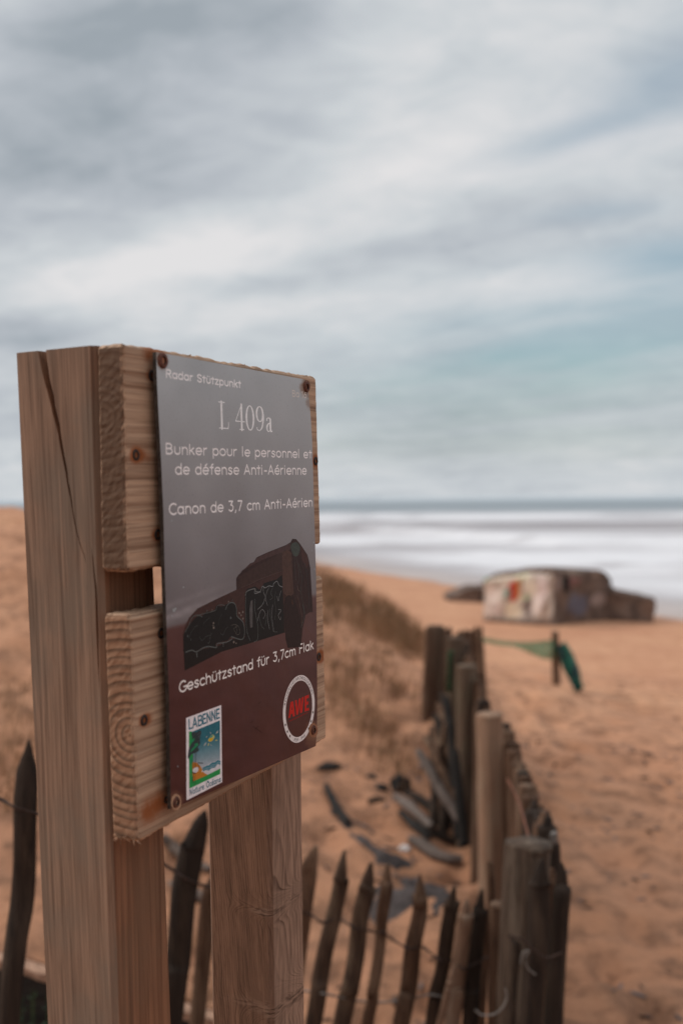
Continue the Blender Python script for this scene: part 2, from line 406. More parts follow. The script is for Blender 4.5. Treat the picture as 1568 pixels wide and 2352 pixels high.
m_black = old_wood('charred_wood', lin((36, 32, 30)), lin((50, 45, 42)), lin((62, 56, 52)))
def plain(name, c, rough=.8, spec=.3, var=.25, scale=40, bumpd=0, metal=0):
    m, n, b = newmat(name); o = n.obj(); t_ = n.noise(o, scale, 4, .6)
    col = n.mix(n.mapr(t_, .35, .65), tuple(x * (1 - var) for x in c), tuple(min(1, x * (1 + var)) for x in c))
    fin(n, b, col, rough, spec, n.bump(t_, bumpd) if bumpd else None, metal); return m
m_wire = plain('rusty_wire', lin((56, 40, 33)), .7)
m_wire_lt = plain('galvanised_wire', lin((112, 104, 98)), .6, .4)
m_rust_dk = plain('dark_rusted_steel', lin((48, 36, 31)), .75, .4, .5, 500, .0006)
m_rust = plain('rusted_steel', lin((92, 52, 38)), .75, .4, .5, 500, .0006)
m_hole = plain('hole_dark', lin((26, 20, 18)), .9)  # near-black colour for screw sockets and the bunker's dark plate

# ------------------------------------------------------------------ the sign
fit = [1.11703, -0.01429, -0.02727, -0.13438, 0.63979, 0.09688, 2400.0, 0.26196, 0.14074, 0.168, 0.30863, 0.02074, 0.06592, 0.05502, 0.21124]
yaw, pit, rol = fit[:3]; TH, PD, PW, GX = fit[11:15]
MF = Matrix.Translation((fit[3], fit[4], CAMZ + fit[5])) @ Matrix.Rotation(yaw, 4, 'Z') @ Matrix.Rotation(pit, 4, 'X') @ Matrix.Rotation(rol, 4, 'Y')
MC0F = Matrix.Translation((0, 0, CAMZ)) @ Matrix.Rotation(R(90) - 0.01083, 4, 'X')
MS = MC @ MC0F.inverted() @ MF       # sign frame: x along the boards, y into them, z up
MSI = MS.inverted()
def onp(px, py, y=0.0, axis=1):     # point of the sign's plane (axis coordinate = y) under a picture position
    a = MSI @ MC.translation; c = MSI @ at(px, py, 1.0); d_ = c - a
    return a + d_ * ((y - a[axis]) / d_[axis])
MCI = MC.inverted()
def proj(p):                        # sign-local point -> picture position
    q = MCI @ (MS @ Vector(p)); return (784 + FPX * q.x / -q.z, 1176 - FPX * q.y / -q.z)

sign = empty('information_sign', M=MS)
tag(sign, 'wooden sign of two posts and two boards carrying a grey and maroon bunker panel', 'sign')

def gridbox(nx, ny, nz_, fn):
    idx, V, F = {}, [], []
    def vid(i, j, k):
        if (i, j, k) not in idx:
            idx[(i, j, k)] = len(V); V.append(fn(i / nx, j / ny, k / nz_))
        return idx[(i, j, k)]
    for i in range(nx):
        for k in range(nz_):
            F.append((vid(i, 0, k), vid(i + 1, 0, k), vid(i + 1, 0, k + 1), vid(i, 0, k + 1)))
            F.append((vid(i, ny, k + 1), vid(i + 1, ny, k + 1), vid(i + 1, ny, k), vid(i, ny, k)))
        for j in range(ny):
            F.append((vid(i, j, nz_), vid(i + 1, j, nz_), vid(i + 1, j + 1, nz_), vid(i, j + 1, nz_)))
            F.append((vid(i, j + 1, 0), vid(i + 1, j + 1, 0), vid(i + 1, j, 0), vid(i, j, 0)))
    for j in range(ny):
        for k in range(nz_):
            F.append((vid(0, j, k + 1), vid(0, j + 1, k + 1), vid(0, j + 1, k), vid(0, j, k)))
            F.append((vid(nx, j, k), vid(nx, j + 1, k), vid(nx, j + 1, k + 1), vid(nx, j, k + 1)))
    return V, F
def build_board(name, corners, mat, seed, stains, ragged):
    TL, TR, BR, BL = [onp(*c) for c in corners]
    y1 = TH
    def fn(u, vv, t_):
        top = TL.lerp(TR, u); bot = BL.lerp(BR, u); p = bot.lerp(top, t_)
        p = Vector((p.x, y1 * vv, p.z))
        # softened arrises, slight waney unevenness
        eu = min(u, 1 - u) * .26; ev = min(vv, 1 - vv) * y1; et = min(t_, 1 - t_) * .14
        rad = .0014
        def cut(a, b_):
            if a < rad and b_ < rad: return (rad - a) * (rad - b_) / rad * .7
            return 0
        c1 = cut(ev, et); c2 = cut(eu, ev); c3 = cut(eu, et)
        sy = 1 if vv < .5 else -1; sz = 1 if t_ < .5 else -1; sx = 1 if u < .5 else -1
        p.y += sy * (c1 + c2); p.z += sz * (c1 + c3); p.x += sx * (c2 + c3)
        if et < .0005: p.z += (.0010 * nz(p.x * 70 + seed, p.y * 60, seed) + .0008 * nz(p.x * 260, p.y * 200, seed))
        if eu < .0005:
            p.x += .0006 * nz(p.y * 300, p.z * 700, seed)
            if u > .5: p.x += ragged * (abs(nz(p.z * 420, p.y * 90, seed)) - .2) * .004
        if ev < .0005: p.y += .0003 * nz(p.x * 12, p.z * 240, seed)
        return p
    Vb, Fb = gridbox(110, 8, 60, fn)
    o = mesh(name, Vb, Fb, mat, sign)
    at_ = o.data.attributes.new('stain', 'FLOAT', 'POINT')
    st_ = [(onp(x, y), rr, k) for (x, y, rr, k) in stains]
    vals = []
    for p in Vb:
        s_ = 0
        if p.y < .004:
            for (c_, rr, k) in st_:
                dx_ = p.x - c_.x; dz_ = p.z - c_.z
                e = math.sqrt((dx_ / (1.6 if dx_ > 0 else 1.0)) ** 2 + (dz_ * 1.25) ** 2)
                s_ = max(s_, k * max(0, 1 - e / rr))
        vals.append(s_)
    at_.data.foreach_set('value', vals)
    return o
b1 = build_board('board', [(282, 786.5), (727, 866), (738, 1250), (293, 1314)], m_board1, 1.3,
            [(349, 862, .008, .8), (312, 1045, .009, .9), (360, 1228, .008, .8), (357, 815, .014, .62), (343, 812, .011, .55), (330, 1046, .008, .4), (725, 1059, .011, .75)], .8)
b2 = build_board('board', [(298, 1414), (742, 1323), (750.5, 1697), (318, 1938)], m_board2, 4.7,
            [(369, 1455, .006, .6), (331, 1655, .0075, .8), (382, 1838, .007, .7), (362, 1846, .014, .6), (342, 1862, .016, .58), (733, 1508, .011, .85)], 1.0)
b1['label'] = 'upper horizontal pine board with splintered right end'; b2['label'] = 'lower horizontal pine board with curved growth rings on its cut end'

def build_post(mat, gx, dx_, dy_, tw_, cracks, seed, top=0.0):
    zs = [top - i * .006 for i in range(90)] + [top - .54 - i * .03 for i in range(38)]
    rings = []
    ch = .0034
    for iz, z in enumerate(zs):
        k = min(-z, .55) / .4; kk = -z / .4
        t_ = tw_ * k; ct, st_ = math.cos(t_), math.sin(t_)
        def P(x, y):
            wv = .0006 * nz(x * 40 + seed, y * 40, z * 6)
            return Vector((x * ct - y * st_ + dx_ * kk + gx + wv, x * st_ + y * ct + dy_ * kk + TH + .0006 + (wv if y > .01 else 0), z))
        pts = []
        # front face then far side then back then near side (x = 0) carrying the checks
        for (x, y) in ((ch, 0), (PW - ch, 0), (PW, ch), (PW, PD - ch), (PW - ch, PD), (ch, PD), (0, PD - ch)):
            pts.append(P(x, y))
        for (line, wid, dep) in cracks:      # along x = 0, from y = PD down to 0
            zz = max(min(z, line[0][1]), line[-1][1])
            for (a, c_) in zip(line, line[1:]):
                if c_[1] <= zz <= a[1]:
                    f_ = (a[1] - zz) / max(1e-9, a[1] - c_[1]); yv = a[0] + (c_[0] - a[0]) * f_
            fr = 0 if (z > line[0][1] + 1e-6 or z < line[-1][1]) else (line[0][1] - z) / (line[0][1] - line[-1][1])
            inside = not (z > line[0][1] + 1e-6 or z < line[-1][1])
            wv_ = wid(fr) * (1 + .35 * nz(z * 160, seed)) if inside else .00002
            dv = dep * min(1, wv_ / .0012) if inside else .00001
            yv += .0006 * nz(z * 90, seed * 3.1)
            yv = min(PD - .006, max(.0045, yv))
            pts += [P(0, yv + wv_ / 2), P(dv * .8, yv + wv_ * .1 + .0004), P(dv, yv - wv_ * .1 + .0003), P(0, yv - wv_ / 2)]
        pts.append(P(0, ch))
        rings.append(pts)
    n_ = len(rings[0]); Vp = [p for r_ in rings for p in r_]; Fp = []
    for j in range(len(rings) - 1):
        for i in range(n_):
            a, c_ = j * n_ + i, j * n_ + (i + 1) % n_
            Fp.append((c_, a, a + n_, c_ + n_))
    tris = mgeo.tessellate_polygon([[Vector((p.x, p.y, 0)) for p in rings[0]]])
    for t3 in tris:
        a, b_, c_ = t3
        nrm = (Vp[b_] - Vp[a]).cross(Vp[c_] - Vp[a])
        Fp.append(t3 if nrm.z > 0 else t3[::-1])
    Fp.append(tuple((len(rings) - 1) * n_ + i for i in range(n_)))
    return mesh('post', Vp, Fp, mat, sign)
def crackline(pts):
    out = []
    for (x, y) in pts:
        q = onp(x, y, 0.0, axis=0); out.append((q.y - TH, q.z))
    return out
c1 = crackline([(97, 803), (112, 884), (127, 946), (137, 999), (151, 1075), (165, 1159), (176, 1225), (199, 1293)])
c1[0] = (c1[0][0], 0.0)
c2 = crackline([(212, 1270), (219, 1330), (225, 1380), (235, 1476), (242, 1525), (245, 1600)])
pl = build_post(m_postl, 0, .00511, .00418, -.09912,
                [(c1, lambda f: .0036 * (1 - f) ** 3 + .0026 * (1 - f) + .0004, .024), (c2, lambda f: .0017 * math.sin(math.pi * min(1, f + .05)) + .0002, .008)], 2.0)
pr = build_post(m_postr, GX - .000, .02792, .0234, -.04306, [], 5.0, top=-.004)
pl['label'] = 'near post with a long diagonal drying crack'; pr['label'] = 'far post with knots and dense dark grain'

# ---- panel
PY = -.0072                         # front of the panel
PTH = .0028
m_panel, n, b = newmat('panel_print')
pc = n.attr('paint', 0)
spk = n.noise(n.obj(), 900, 2, .5)
pcol = n.mix(n.mapr(spk, .62, .75, 0, .25), pc, lin((60, 45, 42)))
fin(n, b, pcol, n.mapr(n.noise(n.obj(), 30, 4), .3, .7, .30, .42), .28, n.bump(n.noise(n.obj(), 55, 3), .0006, .35))
m_pedge = plain('panel_edge_grime', lin((66, 58, 52)), .7, .3, .4, 300)
Lp = [(358.5, 808), (360.5, 880), (364, 949), (370, 1060), (375, 1173), (378, 1304), (382, 1420), (384, 1489), (388, 1590), (390, 1694), (391.5, 1800), (392.5, 1860)]
Rp = [(704, 872), (709, 905), (713.5, 960), (716.5, 1010), (719, 1090), (721.5, 1180), (724.5, 1280), (726, 1340), (727, 1440), (728, 1544), (728.5, 1620), (727.5, 1680), (725, 1714)]
def interp(P_, t_):
    s_ = [0]
    for a, c_ in zip(P_, P_[1:]): s_.append(s_[-1] + math.hypot(c_[0] - a[0], c_[1] - a[1]))
    d_ = t_ * s_[-1]
    for i in range(len(P_) - 1):
        if d_ <= s_[i + 1] + 1e-9:
            f_ = (d_ - s_[i]) / (s_[i + 1] - s_[i]); return (P_[i][0] + (P_[i + 1][0] - P_[i][0]) * f_, P_[i][1] + (P_[i + 1][1] - P_[i][1]) * f_)
    return P_[-1]
RUST = [(373, 828, 17, .9), (703, 890, 20, .8), (404, 1843, 24, .75), (719, 1680, 24, .8), (712, 925, 14, .5), (716, 1700, 22, .5), (395, 1862, 20, .5), (362, 812, 16, .5), (706, 875, 12, .6)]
def paint(px, py):
    # printed picture: grey sky, a band of surf, reddish sand; rust and grime round the fixings
    hor = 1400 + (px - 390) * -.44 if px < 560 else 1325 - (px - 560) * .06
    hz = 1432 - (px - 390) * .42
    sandl = hz + 0
    t_ = (py - 820) / 560
    nzv = nz(px * .012, py * .006, 1) * .5 + nz(px * .03, py * .02, 4) * .25
    top, mid, low = np.array((178, 184, 188.)), np.array((150, 147, 148.)), np.array((113, 105, 107.))
    if t_ < .5: c_ = top + (mid - top) * max(0, t_) * 2
    else: c_ = mid + (low - mid) * min(1, (t_ - .5) * 2)
    c_ = c_ + nzv * 14 + max(0, (px - 540) / 200) * (1 - min(1, max(0, t_))) * 12
    surf_c = 1415 - (px - 385) * .36
    e = (py - surf_c)
    if px < 620:
        f_ = math.exp(-((e + 22) / 9) ** 2) * .35 + math.exp(-((e - 5) / 11) ** 2) * .75
        f_ *= ss(620, 400, px) if px < 620 else 0
        f_ *= (.75 + .5 * nz(px * .05, e * .1))
        c_ = c_ + (np.array((166, 158, 160.)) - c_) * min(1, max(0, f_))
    sandline = 1440 - (px - 390) * .33 - 10 * nz(px * .01, 1)
    if px > 600: sandline = 1372 - (px - 690) * .20
    f_ = ss(-4, 10, py - sandline)
    sc_ = np.array((84, 44, 40.)) + (np.array((70, 30, 31.)) - np.array((84, 44, 40.))) * min(1, max(0, (py - sandline) / 250))
    sc_ = sc_ + nz(px * .02, py * .03, 7) * 8 + nz(px * .09, py * .12, 8) * 3
    c_ = c_ + (sc_ - c_) * f_
    for (x, y, rr, k) in RUST:
        d_ = math.hypot((px - x) * 1.5, py - y) / rr + .3 * nz(px * .15, py * .15, 2)
        if d_ < 1.4:
            f_ = k * ss(1.4, .55, d_); c_ = c_ + (np.array((120, 84, 62.)) - c_) * f_
    return tuple(max(0, min(255, x)) for x in c_)
NU, NV = 150, 230
Vp, Fp = [], []
for j in range(NV + 1):
    l_, r_ = onp(*interp(Lp, j / NV), PY), onp(*interp(Rp, j / NV), PY)
    for i in range(NU + 1): Vp.append(l_.lerp(r_, i / NU))
for c_ in (Vp[0], Vp[NU], Vp[NV * (NU + 1)], Vp[-1]): pass
for j in range(NV):
    for i in range(NU):
        a = j * (NU + 1) + i; Fp.append((a + NU + 1, a + NU + 2, a + 1, a))
mi = [0] * len(Fp)
fl = len(Vp); Vall = list(Vp) + [Vector((p.x, p.y + PTH, p.z)) for p in Vp]
per = [i for i in range(NU + 1)] + [j * (NU + 1) + NU for j in range(1, NV + 1)] + [NV * (NU + 1) + i for i in range(NU - 1, -1, -1)] + [j * (NU + 1) for j in range(NV - 1, 0, -1)]
for a, c_ in zip(per, per[1:] + per[:1]): Fp.append((a, c_, c_ + fl, a + fl)); mi.append(1)
for j in range(NV):
    for i in range(NU):
        a = j * (NU + 1) + i + fl; Fp.append((a, a + 1, a + NU + 2, a + NU + 1)); mi.append(1)
panel = mesh('panel', Vall, Fp, [m_panel, m_pedge], sign, mi=mi)
panel['label'] = 'printed information panel fading from grey to maroon'
ca_ = panel.data.color_attributes.new('paint', 'FLOAT_COLOR', 'POINT')
buf = []
for p in Vp + Vp:
    q = proj(p); buf += [*lin(paint(*q)), 1.0]
ca_.data.foreach_set('color', buf)

# ---- flat print and stickers: coloured polygons in the panel plane, each layer a hair proud of the last
_ink = {}
def ink(c, rough=.45):
    key = tuple(round(x) for x in c)
    if key not in _ink:
        m, n, b = newmat('print_ink'); t_ = n.noise(n.obj(), 260, 5, .7)
        l_ = lin(c)
        if sum(c) < 260: t_ = n.mapr(t_, .38, .62, -.6, 1.9)
        fin(n, b, n.mix(n.mapr(t_, .3, .7), tuple(x * .88 for x in l_), tuple(min(1, x * 1.08) for x in l_)), rough, .12)
        _ink[key] = m
    return _ink[key]
class Print:
    def __init__(s, base=.00002): s.V, s.F, s.mi, s.mats, s.h = [], [], [], [], base
    def _m(s, c):
        m = ink(c)
        if m not in s.mats: s.mats.append(m)
        return s.mats.index(m)
    def poly2(s, pts, c, dh=.0000018):        # pts: (x, z) in the panel plane
        s.h += dh
        tris = mgeo.tessellate_polygon([[Vector((p[0], p[1], 0)) for p in pts]])
        o = len(s.V); s.V += [(p[0], PY - s.h, p[1]) for p in pts]; k = s._m(c)
        for t3 in tris:
            a, b_, c_ = [pts[i] for i in t3]
            cr = (b_[0] - a[0]) * (c_[1] - a[1]) - (b_[1] - a[1]) * (c_[0] - a[0])
            s.F.append(tuple(o + i for i in (t3 if cr > 0 else t3[::-1]))); s.mi.append(k)
    def poly(s, pts, c, smooth=0):
        if smooth: pts = [tuple(p) for p in catmull([(x, y, 0) for x, y in pts], smooth, True)]
        q = [onp(p[0], p[1], PY) for p in pts]; s.poly2([(p.x, p.z) for p in q], c)
    def ribbon2(s, pts, wd, c, closed=False, dh=.0000018):
        """strip with round ends; wd = half width, one number or one per point"""
        P_ = [Vector((p[0], p[1])) for p in pts]; Q = [P_[0]]
        W_ = list(wd) if hasattr(wd, '__len__') else [wd] * len(P_); W2 = [W_[0]]
        for p, ww in zip(P_[1:], W_[1:]):
            if (p - Q[-1]).length > 1e-7: Q.append(p); W2.append(ww)
        if closed and (Q[0] - Q[-1]).length < 1e-7: Q.pop(); W2.pop()
        if len(Q) < 2: return
        s.h += dh; k = s._m(c); o = len(s.V); N_ = len(Q)
        def add(p): s.V.append((p[0], PY - s.h, p[1])); return len(s.V) - 1
        L_, R_ = [], []
        for i, p in enumerate(Q):
            a = Q[(i - 1) % N_] if closed or i else p; b_ = Q[(i + 1) % N_] if closed or i < N_ - 1 else p
            t1 = (p - a).normalized() if (p - a).length > 0 else None; t2 = (b_ - p).normalized() if (b_ - p).length > 0 else None
            if t1 is None: t1 = t2
            if t2 is None: t2 = t1
            tt = (t1 + t2); tt = tt.normalized() if tt.length > .3 else t2
            nn = Vector((-tt.y, tt.x)); sc_ = min(1.6, 1 / max(.3, nn.dot(Vector((-t2.y, t2.x)))))
            L_.append(add(p + nn * W2[i] * sc_)); R_.append(add(p - nn * W2[i] * sc_))
        for i in range(N_ if closed else N_ - 1):
            j = (i + 1) % N_; s.F.append((R_[i], R_[j], L_[j], L_[i])); s.mi.append(k)
        if not closed:
            for (e, nb, l_, r_) in ((0, 1, L_[0], R_[0]), (N_ - 1, N_ - 2, R_[-1], L_[-1])):
                d_ = (Q[e] - Q[nb]).normalized(); sd_ = Vector((-d_.y, d_.x))
                arc_ = [add(Q[e] + W2[e] * (sd_ * math.cos(t_) + d_ * math.sin(t_))) for t_ in [math.pi * q / 6 for q in range(1, 6)]]
                # from +side to -side
                plus = s.V[l_]; 
                first, last_ = (l_, r_) if (Vector((plus[0], plus[2])) - (Q[e] + sd_ * W2[e])).length < (Vector((plus[0], plus[2])) - (Q[e] - sd_ * W2[e])).length else (r_, l_)
                s.F.append(tuple([first] + arc_ + [last_])[::-1]); s.mi.append(k)
    def ribbon(s, pts, wpx, c, smooth=6, closed=False):
        if smooth and len(pts) > 2: pts = [tuple(p)[:2] for p in catmull([(x, y, 0) for x, y in pts], smooth, closed)]
        q = [onp(p[0], p[1], PY) for p in pts]; s.ribbon2([(p.x, p.z) for p in q], wpx * .00028 / 2, c, closed)
    def dot(s, x, y, r, c, n_=10, sq=1.6):
        s.poly([(x + r / sq * math.cos(t_), y + r * math.sin(t_)) for t_ in [2 * math.pi * i / n_ for i in range(n_)]], c)
    def done(s, name, parent=None, label=None):
        o = mesh(name, s.V, s.F, s.mats, parent or panel, mi=s.mi)
        # keep faces towards the viewer
        if label: o['label'] = label
        return o

# rounded single-line alphabet (units: cap height 1, x-height .68)
def arc(cx, cy, rx, ry, a0, a1, n_=14): return [(cx + rx * math.cos(R(a0 + (a1 - a0) * i / n_)), cy + ry * math.sin(R(a0 + (a1 - a0) * i / n_))) for i in range(n_ + 1)]
def cm(pts, n_=6): return [tuple(p)[:2] for p in catmull([(x, y, 0) for x, y in pts], n_)]
X = .68; h2 = X / 2
G = {
 'a': (.62, [arc(.28, h2, .26, h2, 0, 360, 24), [(.54, X), (.54, 0)]]),
 'd': (.62, [arc(.28, h2, .26, h2, 0, 360, 24), [(.54, 1), (.54, 0)]]),
 'p': (.62, [arc(.30, h2, .26, h2, 0, 360, 24), [(.04, X), (.04, -.3)]]),
 'o': (.64, [arc(.30, h2, .28, h2, 0, 360, 24)]),
 'c': (.54, [arc(.30, h2, .28, h2, 48, 312, 18)]),
 'e': (.62, [[(.03, h2), (.57, h2)] , arc(.30, h2, .28, h2, 0, 315, 20)]),
 's': (.50, [cm([(.42, .56), (.25, .68), (.06, .54), (.14, .40), (.32, .31), (.43, .17), (.25, 0), (.03, .10)])]),
 'r': (.40, [[(.05, X), (.05, 0)], arc(.30, .38, .25, .29, 180, 80, 8)]),
 'n': (.58, [[(.05, X), (.05, 0)], arc(.28, .42, .23, .26, 180, 0, 12) + [(.51, 0)]]),
 'm': (.88, [[(.05, X), (.05, 0)], arc(.24, .44, .19, .24, 180, 0, 10) + [(.43, 0)], arc(.62, .44, .19, .24, 180, 0, 10) + [(.81, 0)]]),
 'h': (.58, [[(.05, 1), (.05, 0)], arc(.28, .42, .23, .26, 180, 0, 12) + [(.51, 0)]]),
 'u': (.58, [[(.05, X)] + arc(.28, .25, .23, .25, 180, 360, 12) + [(.51, X)]]),
 'k': (.52, [[(.05, 1), (.05, 0)], [(.44, X), (.07, .30)], [(.20, .42), (.46, 0)]]),
 'l': (.20, [[(.06, 1), (.06, 0)]]),
 'i': (.20, [[(.06, X), (.06, 0)], [(.06, .93), (.06, .95)]]),
 't': (.40, [[(.18, .92), (.18, 0)], [(.0, X), (.36, X)]]),
 'f': (.38, [arc(.34, .80, .17, .2, 95, 180, 7) + [(.17, 0)], [(.0, X), (.34, X)]]),
 'z': (.50, [[(.03, X), (.42, X)], [(.42, X), (.03, 0)], [(.03, 0), (.44, 0)]]),
 '-': (.42, [[(.06, .36), (.34, .36)]]),
 ',': (.24, [[(.12, .04), (.05, -.18)]]),
 ' ': (.34, []),
 '3': (.58, [[(.06, 1), (.46, 1)], [(.46, 1), (.24, .62)], cm([(.24, .62), (.42, .55), (.50, .32), (.40, .06), (.22, 0), (.04, .12)])]),
 '7': (.54, [[(.04, 1), (.48, 1)], [(.48, 1), (.16, 0)]]),
 '1': (.32, [[(.02, .86), (.18, 1)], [(.18, 1), (.18, 0)]]),
 '6': (.56, [arc(.27, .30, .24, .30, 0, 360, 22), cm([(.40, 1), (.16, .66), (.04, .34)])]),
 'R': (.66, [[(.06, 0), (.06, 1)], [(.06, 1), (.32, 1)] + arc(.32, .75, .25, .25, 90, -90, 10) + [(.06, .5)], [(.32, .5), (.58, 0)]]),
 'B': (.66, [[(.06, 0), (.06, 1)], [(.06, 1), (.30, 1)] + arc(.30, .76, .23, .24, 90, -90, 10) + [(.06, .52)], [(.30, .52)] + arc(.32, .26, .26, .26, 90, -90, 10) + [(.06, 0)]]),
 'S': (.62, [cm([(.54, .84), (.32, 1.0), (.08, .84), (.10, .62), (.32, .50), (.54, .36), (.54, .12), (.30, 0), (.04, .16)])]),
 'C': (.70, [arc(.42, .5, .38, .5, 50, 310, 20)]),
 'G': (.76, [arc(.42, .5, .38, .5, 50, 352, 24), [(.80, .45), (.48, .45)]]),
 'F': (.56, [[(.06, 0), (.06, 1)], [(.06, 1), (.50, 1)], [(.06, .54), (.44, .54)]]),
 'A': (.72, [[(.02, 0), (.34, 1)], [(.34, 1), (.66, 0)], [(.12, .32), (.56, .32)]]),
}
G['ü'] = (G['u'][0], G['u'][1] + [[(.16, .92), (.16, .94)], [(.40, .92), (.40, .94)]])
G['é'] = (G['e'][0], G['e'][1] + [[(.26, .86), (.42, 1.02)]])
def lettering(text, p0, p1, cap_px, color, weight=.084, space=.10, name='lettering', gl=G, label=None, smooth_w=None, P_=None, done=True):
    a, c_ = onp(*p0, PY), onp(*p1, PY); up = onp(p0[0], p0[1] - cap_px, PY)
    ex = Vector((c_.x - a.x, c_.z - a.z)); capm = up.z - a.z
    tot = sum(gl[ch][0] + space for ch in text) - space
    Pn = P_ or Print(); x = 0; h0_ = Pn.h + .000003; exu = ex / tot; eyu = Vector((-ex.y, ex.x)).normalized() * capm
    for ch in text:
        adv, strokes = gl[ch]
        for si_, st_ in enumerate(strokes):
            Pn.h = h0_ + si_ * .000003
            pts = [(a.x + exu.x * (x + p[0]) + eyu.x * p[1], a.z + exu.y * (x + p[0]) + eyu.y * p[1]) for p in st_]
            wv = [p[2] * capm for p in st_] if len(st_[0]) > 2 else weight * capm
            cl = len(pts) > 4 and math.hypot(st_[0][0] - st_[-1][0], st_[0][1] - st_[-1][1]) < 1e-4
            Pn.ribbon2(pts, wv, color, closed=cl)
        x += adv + space
    if done: return Pn.done(name, label=label)
def c2p(x, y): return (344.96 + x * .28, 784 + y * .28)
WH = (248, 241, 241)
lettering("Radar Stützpunkt", c2p(130, 293), c2p(745, 380), 17.5, (250, 246, 248), weight=.11, label='top line of pale lettering')
lettering("Ba 16", c2p(1165, 450), c2p(1282, 464), 14, (214, 206, 200), weight=.085, label='small lettering in the top right corner')
lettering("Bunker pour le personnel et", c2p(127, 921), c2p(1325, 957), 23.5, WH, label='first line of the French title')
lettering("de défense Anti-Aérienne", c2p(207, 1089), c2p(1283, 1090), 24, WH, label='second line of the French title')
lettering("Canon de 3,7 cm Anti-Aérien", c2p(155, 1421), c2p(1332, 1352), 24.5, WH, label='lettering about the gun')
lettering("Geschützstand für 3,7cm Flak", (411.5, 1591.5), (720, 1490), 24, (248, 240, 236), weight=.082, label='German line under the printed bunker')
# high-contrast serif numerals
def ell(cx, cy, rx, ry, a0, a1, thick, thin, n_=28):
    out = []
    for i in range(n_ + 1):
        t_ = R(a0 + (a1 - a0) * i / n_); out.append((cx + rx * math.cos(t_), cy + ry * math.sin(t_), thin + (thick - thin) * abs(math.cos(t_)) ** 1.5))
    return out
tk, tn = .066, .019
S = {
 'L': (.46, [[(.12, .99, tk), (.12, .01, tk)], [(.0, .99, tn), (.26, .99, tn)], [(.0, .012, tn), (.40, .012, tn)], [(.40, .03, tn), (.42, .24, tn)]]),
 '4': (.44, [[(.30, .97, tk), (.30, .01, tk)], [(.30, .97, tn), (.02, .32, tn)], [(.02, .32, tn), (.44, .32, tn)], [(.20, .01, tn), (.40, .01, tn)]]),
 '0': (.44, [ell(.21, .49, .17, .48, 0, 360, tk, tn)]),
 '9': (.44, [ell(.20, .68, .155, .30, 0, 360, tk, tn), [(.37, .66, tk), (.36, .42, tk * .95), (.30, .16, tk * .7), (.18, .02, tn), (.07, .05, tn), (.05, .12, tk * .5)]]),
 'a': (.34, [[(.06, .46, tk * .6), (.08, .53, tn * 1.5), (.15, .56, tn), (.22, .52, tk * .8), (.24, .44, tk), (.24, .08, tk), (.29, .01, tn * 1.5), (.33, .04, tn)],
             [(.23, .36, tn), (.12, .30, tk * .6), (.06, .18, tk), (.08, .05, tk * .6), (.15, .0, tn), (.23, .08, tn)]]),
 ' ': (.16, []),
}
for k_ in S: S[k_] = (S[k_][0], [[(p[0], p[1], p[2]) for p in (st_ if len(st_) < 3 or len(st_) > 20 else [tuple(q) for q in catmull(st_, 5)])] for st_ in S[k_][1]])
lettering("L 409a", c2p(566, 712), c2p(1003, 742), 61, (246, 246, 248), space=.05, gl=S, label='large serif code in the middle of the top half')

# printed bunker picture
def bp(x, y): return (401.4 + x * .216, 1229.3 + y * .216)
def BP(*f): return [bp(f[i], f[i + 1]) for i in range(0, len(f), 2)]
K = Print()
K.poly(BP(655, 590, 652, 460, 670, 430, 800, 300, 840, 285, 870, 235, 990, 180, 1180, 105, 1230, 75, 1250, 38, 1290, 42, 1330, 90, 1410, 210, 1425, 270, 1440, 350, 1468, 818, 1430, 822, 1390, 850, 1360, 990, 1340, 1192, 1200, 1200, 1175, 1100, 1170, 800), (54, 34, 32))
K.poly(BP(90, 1200, 85, 1060, 110, 960, 150, 880, 240, 780, 420, 690, 655, 580, 780, 540, 1140, 380, 1180, 800, 1180, 1035, 900, 1120, 500, 1240, 105, 1445), (66, 42, 38))
K.poly(BP(850, 282, 875, 240, 1000, 183, 1180, 108, 1228, 85, 1232, 150, 1000, 235, 850, 300, 720, 370, 700, 395, 800, 305), (74, 52, 50))
K.poly(BP(680, 440, 1170, 165, 1150, 380, 760, 540, 670, 575), (62, 42, 38))
K.poly(BP(1140, 180, 1200, 155, 1240, 190, 1262, 620, 1240, 640, 1180, 640, 1150, 600), (78, 54, 46))
K.poly(BP(1232, 110, 1290, 75, 1330, 130, 1310, 215, 1260, 215), (66, 72, 66), 4)
K.poly(BP(1335, 110, 1405, 215, 1425, 300, 1400, 360, 1350, 250), (72, 44, 40))
# dark painted letters
K.poly(BP(92, 1200, 95, 1060, 150, 960, 250, 850, 290, 860, 330, 820, 420, 800, 440, 750, 500, 760, 560, 730, 600, 715, 640, 730, 660, 790, 665, 860, 730, 930, 745, 1060, 700, 1110, 600, 1080, 560, 1120, 440, 1150, 430, 1200, 300, 1195, 240, 1225, 100, 1240), (24, 22, 22), 3)
K.poly(BP(95, 1240, 440, 1190, 600, 1110, 740, 1090, 1180, 1030, 900, 1120, 500, 1240, 105, 1440), (28, 22, 21))
K.poly(BP(745, 1090, 745, 620, 770, 570, 850, 545, 900, 580, 950, 510, 1080, 470, 1140, 420, 1145, 540, 1165, 1035, 900, 1115, 800, 1140), (22, 20, 20))
K.poly(BP(1180, 640, 1260, 640, 1340, 900, 1345, 990, 1335, 1190, 1200, 1198, 1170, 1020, 1150, 760), (42, 26, 24))
GL, GD = (134, 134, 134), (90, 94, 92)
